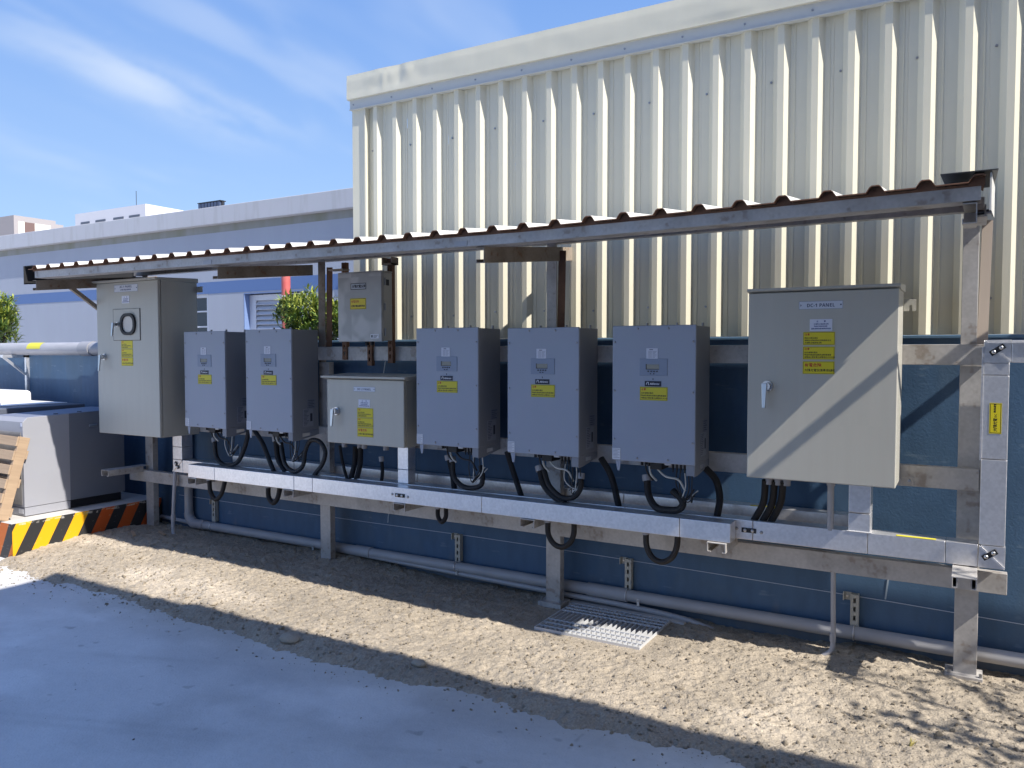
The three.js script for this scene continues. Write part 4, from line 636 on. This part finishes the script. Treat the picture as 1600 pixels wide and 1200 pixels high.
// ---------------------------------------------------------------- striped plinth, generators, pallet
{
  const t = thing('concrete_plinth', 'concrete plinth with yellow orange and black hazard stripes under the generators', 'plinth');
  const X = -6.327, Z = 1.309, H = 0.276;
  obj('slab', [rb(-13, X - 0.004, -0.3, H, 0.012, Z - 0.004, 0.006)], M.slab, t);
  const stripes = (len, phase, cols) => canvasMat(1024, 256, (g, w, h) => {
    fillBg(g, w, h, '#2a2a2c'); const s = w / len; // px per metre
    let k = 0; for (let x = -0.4 + phase; x < len + 0.4; x += 0.232) { g.fillStyle = cols(k++, x); g.beginPath(); g.moveTo(x * s, h); g.lineTo((x + 0.118) * s, h); g.lineTo((x + 0.118 + 0.20) * s, 0); g.lineTo((x + 0.20) * s, 0); g.fill(); }
    for (let i = 0; i < 900; i++) { const a = rnd(); g.fillStyle = 'rgba(' + (a > 0.6 ? '190,185,175,' : '60,50,40,') + (0.12 + 0.35 * rnd()) + ')'; const y = h * Math.pow(rnd(), 0.35); g.fillRect(rnd() * w, a > 0.6 ? y : h - y * 0.4, 2 + rnd() * 12, 1 + rnd() * 4); }
    for (let i = 0; i < 60; i++) { g.fillStyle = 'rgba(200,195,185,' + (0.3 + 0.4 * rnd()) + ')'; g.fillRect(rnd() * w, rnd() * 14, 6 + rnd() * 40, 2 + rnd() * 6); }
  }, 0.6);
  const side = new THREE.PlaneGeometry(1.29, H + 0.1); side.rotateY(Math.PI / 2); side.translate(X, H / 2 - 0.05, Z - 0.645 - 0.002);
  obj('striped_side', side, stripes(1.29, 0.0, (k, x) => (x < 0.42 ? '#e8a90c' : '#c4561a')), t, true);
  const fr = new THREE.PlaneGeometry(3, H + 0.1); fr.translate(X - 1.5 - 0.002, H / 2 - 0.05, Z); obj('striped_front', fr, stripes(3, 0.03, (k) => (k % 3 === 0 ? '#d98a10' : '#c8661a')), t, true);
}
{
  const t = thing('generator_cabinet', 'grey generator enclosure nearest the tall cabinet, its front corner in sunlight', 'generator');
  const X0 = -7.0, X1 = -6.51, y0 = 0.28, top = 1.055;
  const prof = [[0.25, y0 + 0.075], [1.11, y0 + 0.075], [1.11, 1.035], [1.075, 1.068], [0.25, 1.09]];
  const side = (za, zb) => { const f = (z) => (z > 1.075 ? 1.035 + (1.11 - z) / 0.035 * 0.033 : 1.068 + (1.075 - z) / 0.825 * 0.022); const pts = [[za, y0 + 0.075], [zb, y0 + 0.075], [zb, f(zb)]]; if (zb > 1.075) pts.push([1.075, 1.068]); pts.push([za, f(za)]); const g = extr(pts.map(([z, y]) => [-z, y]).reverse(), X1 - X0 - 0.006, 0.003); g.rotateY(Math.PI / 2); g.translate(X0 + 0.003, 0, 0); return g; };
  obj('front_section', side(0.742, 1.11), M.gen, t); obj('rear_panel', side(0.25, 0.736), mat([0.145, 0.16, 0.195], 0.45), t);  // rear panel shares the front paint; its shade is put into the darker colour
  obj('base_skirt', [rb(X0, X1 - 0.001, y0 + 0.002, y0 + 0.068, 0.742, 1.11, 0.003)], M.gen, t); obj('base_recess', [bx(X0 + 0.02, X1 - 0.03, y0 + 0.002, y0 + 0.07, 0.27, 0.735)], M.black, t);
  obj('front_plate', [bx(X0 + 0.01, X1 - 0.03, y0 + 0.09, 0.955, 1.112, 1.116)], M.genmetal, t);
  label('sticker', L.gensticker, t, -6.54, -6.515, 1.0, 1.03, 1.114); label('model_plate', L.serial, t, -6.60, -6.53, y0 + 0.02, y0 + 0.055, 1.111);
  obj('latch', [rb(X1 - 0.001, X1 + 0.008, 0.955, 0.975, 0.50, 0.57, 0.003)], M.chrome, t);
  for (const [x, z] of [[-6.56, 0.42], [-6.56, 0.62], [-6.56, 0.82]]) obj('roof_bolt', [cyl(0.018, 0.016, 'y', x, 1.098 - z * 0.024, z, 12)], M.gendark, t);
  const rp = extr([[-1.07, 1.0695], [-0.25, 1.0915], [-0.25, 1.0945], [-1.07, 1.0725]], X1 - X0 - 0.02); rp.rotateY(Math.PI / 2); rp.translate(X0 + 0.01, 0, 0); obj('roof_plate', rp, mat([0.20, 0.22, 0.29], 0.45), t);
}
{
  const t = thing('generator_cabinet', 'second generator enclosure with a flat dark lid behind the nearest one', 'generator');
  obj('body', [rb(-8.2, -7.16, 0.28, 1.06, 0.30, 1.0, 0.01)], M.gen, t); obj('lid', [rb(-8.25, -7.10, 1.06, 1.115, 0.24, 1.06, 0.01)], M.gendark, t); obj('lid_sheet', [rb(-8.24, -7.35, 1.1155, 1.121, 0.26, 1.05, 0.002)], M.white, t);
  obj('lid_bolt', [cyl(0.022, 0.02, 'y', -7.5, 1.13, 0.8, 12)], M.gendark, t);
}
{
  const t = thing('generator_cabinet', 'white rounded enclosure furthest back at the left edge', 'generator');
  obj('body', [rb(-9.3, -7.95, 0.28, 1.22, 0.25, 0.95, 0.04, 4)], M.white, t); obj('lid_bolt', [cyl(0.012, 0.01, 'z', -8.1, 1.19, 0.953, 10)], M.gendark, t);
}
{
  const t = thing('wooden_pallet', 'wooden pallet leaning against the front of the nearest generator', 'pallet', null, [-6.49, 0.285, 1.30]);
  t.rotation.set(-0.27, 0, -0.02);
  const len = 0.66, Wd = 1.0;
  for (const x of [-0.03, -0.48, -0.95]) obj('stringer', [rb(x, x + 0.035, 0, len, -0.05, 0.03, 0.003)], M.wood, t);
  for (let i = 0; i < 6; i++) obj('board', [rb(-Wd, 0.004, 0.02 + i * 0.112, 0.02 + i * 0.112 + 0.074, 0.031, 0.046, 0.003)], M.wood, t);
  for (let i = 0; i < 3; i++) obj('board', [rb(-Wd, 0.004, 0.03 + i * 0.23, 0.03 + i * 0.23 + 0.07, -0.066, -0.051, 0.003)], M.wood, t);
}
// scraps of wood in the dirt
for (const [x, z, a, l, lab] of [[-6.0, 0.52, 0.5, 0.22, 'thin wood scrap half buried beside the leftmost post'], [-5.85, 0.36, 0.4, 0.16, 'short wood scrap lying near the slim left conduit']]) { const g = new THREE.BoxGeometry(l, 0.012, 0.022); g.rotateZ(0.04); g.rotateY(-a); g.translate(x, dirtH(x, z) + 0.006, z); tag(obj('wood_scrap', g, M.wood), lab, 'wood scrap'); }
{ const x = -0.18, z = 1.12; const t = thing('seedling', 'tiny dry seedling standing alone in the sunlit dirt', 'plant', null, [x, dirtH(x, z), z]); for (let i = 0; i < 4; i++) { const g = new THREE.ConeGeometry(0.005, 0.04, 4); g.translate(0, 0.02, 0); g.rotateZ(0.5 * (i - 1.5)); g.rotateY(i * 1.3); obj('leaf', g, mat([0.35, 0.30, 0.10], 0.8), t); } }
[[-3.18, 1.50, 0.045], [-2.35, 1.44, 0.03], [-4.02, 1.33, 0.028]].forEach(([x, z, s], i) => { const g = new THREE.IcosahedronGeometry(s, 2), p = g.attributes.position; for (let k = 0; k < p.count; k++) { const f = 0.8 + 0.4 * fbm(p.getX(k) * 30 + i * 9, p.getY(k) * 30 + p.getZ(k) * 17, 3, 431); p.setXYZ(k, p.getX(k) * f * 1.4, p.getY(k) * f * 0.6, p.getZ(k) * f); } g.computeVertexNormals(); g.translate(x, Math.max(0, dirtH(x, z)) + s * 0.2, z); tag(obj('earth_lump', g, M.clod), ['big earth lump at the edge of the concrete', 'smaller earth lump at the shadow edge right of the big one', 'small earth lump on the dirt left of the big one'][i], 'lump'); });

// ---------------------------------------------------------------- behind the wall: light blue building, pipe, bushes, far roofs
{
  const t = thing('blue_building', 'long single-storey pale blue building with a darker blue band behind the wall', 'building');
  const z = -6.45, X0 = -40, X1 = -3;
  const holes = [rectPts(-12.643, -11.05, 0.9, 2.765), rectPts(-14.9, -13.716, 0.9, 2.82)];
  const wall = extr([[X0, -0.3], [X1, -0.3], [X1, 4.18], [X0, 4.18]], 0.25, 0, holes); wall.translate(0, 0, z - 0.25); obj('wall', wall, M.lbwall, t);
  obj('inner_wall', [bx(-16, -10, -0.3, 4, z - 1.2, z - 1.1)], M.glassdark, t);
  obj('painted_band', [bx(X0, -12.7, 2.79, 3.03, z, z + 0.006), bx(-12.7, -11.0, 2.79, 3.03, z, z + 0.006), bx(-11.0, X1, 2.74, 3.03, z, z + 0.006)], M.bluestripe, t);
  obj('shade_stain_band', [bx(X0, X1, 4.03, 4.178, z, z + 0.004)], M.shadestain, t);  // parapet shade painted in together with the stain
  obj('parapet', [rb(X0, X1, 4.18, 4.53, z - 0.3, z + 0.14, 0.012)], M.lbparapet, t); obj('roof', [bx(X0, X1, 4.2, 4.3, z - 12, z - 0.3)], M.slab, t);
  const rev = M.revealblue; obj('window_reveal', [bx(-12.643, -12.63, 0.9, 2.765, z - 0.25, z + 0.003), bx(-12.63, -11.06, 2.752, 2.765, z - 0.25, z + 0.003)], rev, t);
  const lv = obj('louvre_window', [bx(-12.628, -12.45, 0.9, 2.73, z - 0.2, z - 0.13), bx(-12.45, -11.1, 2.62, 2.73, z - 0.2, z - 0.13), bx(-11.2, -11.08, 0.9, 2.62, z - 0.2, z - 0.13)], M.alu, t);
  for (let i = 0; i < 17; i++) { const g = new THREE.BoxGeometry(1.24, 0.012, 0.115); g.rotateX(0.95); g.translate(-11.825, 2.575 - i * 0.098, z - 0.165); obj('slat', g, M.alu, lv); }
  const w2 = obj('window', [bx(-13.82, -13.72, 0.9, 2.81, z - 0.15, z - 0.05), bx(-14.9, -13.82, 2.72, 2.81, z - 0.15, z - 0.05)], M.alu, t); for (let i = 0; i < 6; i++) obj('glazing_bar', [bx(-14.9, -13.82, 2.42 - i * 0.32, 2.45 - i * 0.32, z - 0.13, z - 0.07)], M.alu, w2); obj('pane', [bx(-14.9, -13.82, 0.9, 2.72, z - 0.12, z - 0.11)], M.glassdark, w2);
  obj('wall_socket', [bx(-9.98, -9.75, 2.86, 2.98, z + 0.006, z + 0.05)], mat([0.25, 0.3, 0.42], 0.6), t);
}
{ const t = thing('solar_frame', 'dark flat rack standing on the parapet of the pale blue building', 'rack'); obj('rails', [bx(-15.85, -15.05, 4.93, 4.95, -8.06, -7.9), bx(-15.85, -15.05, 5.07, 5.09, -8.06, -7.9), bx(-15.85, -15.82, 4.3, 5.09, -8, -7.95), bx(-15.08, -15.05, 4.3, 5.09, -8, -7.95)], M.darkmetal, t); for (let i = 0; i < 7; i++) obj('slat', [bx(-15.82 + i * 0.11, -15.74 + i * 0.11, 4.96, 5.06, -8.05, -7.9)], mat([0.06, 0.08, 0.14], 0.4), t); }
{
  const t = thing('far_building', 'far white flat-roofed block with dark slits above the pale blue parapet', 'building');
  obj('block', [bx(-54.3, -46.5, 0, 11.16, -38, -28), bx(-46.48, -40.5, 0, 11.75, -38, -34)], M.farwhite, t);
  for (const u of [[-53.6, -52.6], [-51.9, -50.8], [-49.9, -48.8], [-48.2, -47.1]]) obj('slit_window', [bx(u[0], u[1], 10.40, 10.54, -28, -27.96)], M.gendark, t);
  obj('antenna', [cyl(0.02, 1.3, 'y', -48.9, 11.75, -29, 6)], M.darkmetal, t);
}
{
  const t = thing('far_building', 'far grey rooftop block with pale openings at the left edge', 'building'); const x = -123.22;
  obj('block', [bx(-150, x, 0, 21.8, -66.2, -60), bx(-150, x, 0, 21.3, -67.4, -66.2)], M.fargrey, t);
  obj('window', [bx(x, x + 0.05, 17, 21.0, -61.5, -60.6)], M.farcream, t); obj('window', [bx(x, x + 0.05, 17, 20.97, -63.0, -61.5)], M.farbrown, t); obj('window', [bx(x, x + 0.05, 17, 20.95, -65.4, -63.0)], M.farcream, t); obj('window', [bx(x, x + 0.06, 17, 20.2, -67.3, -65.5)], M.farcream, t);
}
{
  const t = thing('red_pipe', 'faded red vertical pipe standing in front of the louvred window', 'pipe'); obj('pipe_run', [cyl(0.058, 2.9, 'y', -7.35, 1.15, -2.5, 18, 0.054)], M.redpipe, t); obj('collar', [cyl(0.063, 0.014, 'y', -7.36, 2.28, -2.5, 18)], M.paper, t); obj('support', [bx(-7.3, -7.1, 2.18, 2.30, -2.55, -2.45), cyl(0.06, 0.08, 'x', -7.12, 2.22, -2.5, 12)], M.darkmetal, t);
}
function bush(lab, x, y, z, rx, ry, rz, n, category = 'bush') {
  const t = thing('bush', lab, category, null, [x, 0, z]); const A = [], B = [];
  const leaf = (arr, p, d, len, w) => { const s = new THREE.Vector3(-d.z, 0.2, d.x).normalize().multiplyScalar(w), m = p.clone().addScaledVector(d, len * 0.5), e = p.clone().addScaledVector(d, len); const up = new THREE.Vector3(0, w * 0.35, 0); const l = m.clone().add(s).add(up), r = m.clone().sub(s).add(up); arr.push(p.x, p.y, p.z, l.x, l.y, l.z, e.x, e.y, e.z, p.x, p.y, p.z, e.x, e.y, e.z, r.x, r.y, r.z); };
  const cl = []; for (let i = 0; i < n / 26; i++) { const a = rr(0, 6.283), c = rr(-1, 1), q = Math.pow(rnd(), 0.4); cl.push(new THREE.Vector3(rx * q * Math.cos(a) * Math.sqrt(1 - c * c), y + ry * q * c, rz * q * Math.sin(a) * Math.sqrt(1 - c * c))); }
  for (const c of cl) { const lt = c.y > y + ry * 0.15 ? 0.62 : 0.2; for (let k = 0; k < 26; k++) { const d = new THREE.Vector3(rr(-1, 1), rr(-0.25, 1.2), rr(-1, 1)).normalize(); leaf(rnd() < lt ? B : A, c.clone().add(new THREE.Vector3(rr(-0.05, 0.05), rr(-0.06, 0.06), rr(-0.05, 0.05))), d, rr(0.07, 0.13), rr(0.009, 0.016)); } }  // upper clumps get more leaves with sunlight painted into the colour
  const geo = (P) => { const g = new THREE.BufferGeometry(); g.setAttribute('position', new THREE.Float32BufferAttribute(P, 3)); g.computeVertexNormals(); return boxUV(g); };
  obj('foliage', geo(A), M.leaf, t); obj('sunlit_leaves', geo(B), M.leaflight, t);
  const st = []; for (let i = 0; i < 7; i++) st.push(tube([[rr(-0.1, 0.1), -0.2, rr(-0.1, 0.1)], [rr(-0.2, 0.2) * rx * 2, y * 0.6, rr(-0.1, 0.1)], [rr(-0.7, 0.7) * rx, y + ry * rr(-0.2, 0.6), rr(-0.5, 0.5) * rz]], 0.012, 5, 6)); obj('stem', st, M.bark, t, true);
  return t;
}
bush('green leafy bush between the red pipe and the rusty post', -6.45, 1.93, -2.1, 0.52, 0.34, 0.4, 4200);
bush('yellow green bush at the left edge above the fat pipe', -10.82, 1.97, -0.75, 0.42, 0.34, 0.4, 4200);

// ---------------------------------------------------------------- outside the frame: what shades the yard
{
  const t = thing('yard_canopy', 'flat loading canopy over the concrete yard behind the camera', 'canopy');
  obj('roof_slab', [rb(-1.72, 9, 4.0, 4.14, 2.15, 5.0, 0.01)], M.white, t); for (const x of [3.2, 6.0, 8.8]) obj('post', [cyl(0.06, 4, 'y', x, 2, 4.8, 14)], M.steel, t);
  const w = thing('sky_blocker', 'plain unseen block added behind the camera to cut sky light', 'building'); obj('wall', [bx(-1.7, 24, -0.2, 6.5, 5.0, 16)], mat([0.42, 0.41, 0.40], 0.8), w); obj('roof', [bx(-1.8, 24.1, 6.5, 6.7, 4.95, 16.1)], M.roofsheet, w);  // unseen block, added to cut skylight and deepen the shade on the fronts
}
{
  const t = thing('tree', 'thin leafy tree growing right of the frame', 'tree', null, [2.98, 0, 1.38]);
  obj('trunk', tube([[0, -0.1, 0], [0.05, 0.9, -0.03], [-0.05, 1.6, -0.08], [-0.1, 2.15, -0.1]], 0.05, 8, 8), M.bark, t, true);
  const P = [], br = []; for (let b = 0; b < 9; b++) { const a = rr(0, 6.28), y = rr(2.05, 2.95), e = [-0.15 + Math.cos(a) * rr(0.4, 0.9), y + rr(0.1, 0.4), -0.15 + Math.sin(a) * rr(0.3, 0.7)]; br.push(tube([[-0.1, y - 0.25, -0.1], [(e[0] - 0.1) / 2, y, e[2] / 2], e], 0.012, 5, 5)); for (let k = 0; k < 42; k++) { const q = rr(0.4, 1.05), c = [(-0.1) + (e[0] + 0.1) * q + rr(-0.13, 0.13), y - 0.2 + (e[1] - y + 0.2) * q + rr(-0.12, 0.12), e[2] * q + rr(-0.13, 0.13)], d = rr(0, 6.28), l = rr(0.04, 0.085); P.push(c[0], c[1], c[2], c[0] + l * Math.cos(d), c[1] + rr(-0.03, 0.03), c[2] + l * Math.sin(d), c[0] + l * 0.6 * Math.cos(d + 1.2), c[1] + rr(-0.03, 0.03), c[2] + l * 0.6 * Math.sin(d + 1.2)); } }
  obj('limb', br, M.bark, t, true); const g = new THREE.BufferGeometry(); g.setAttribute('position', new THREE.Float32BufferAttribute(P, 3)); g.computeVertexNormals(); boxUV(g); obj('crown', g, M.leaf, t);
}
{
  const t = thing('shadow_bar', 'slim unseen bar added right of the frame to cast a slanting shadow band', 'bar');
  obj('bar', [bar([0.75, 2.20, 0.005], [0.75, 2.89, 1.1], 0.034, 0.034)], M.steel, t);  // unseen bar, placed to throw the slanting shadow band
}
renderer.render(scene, camera);
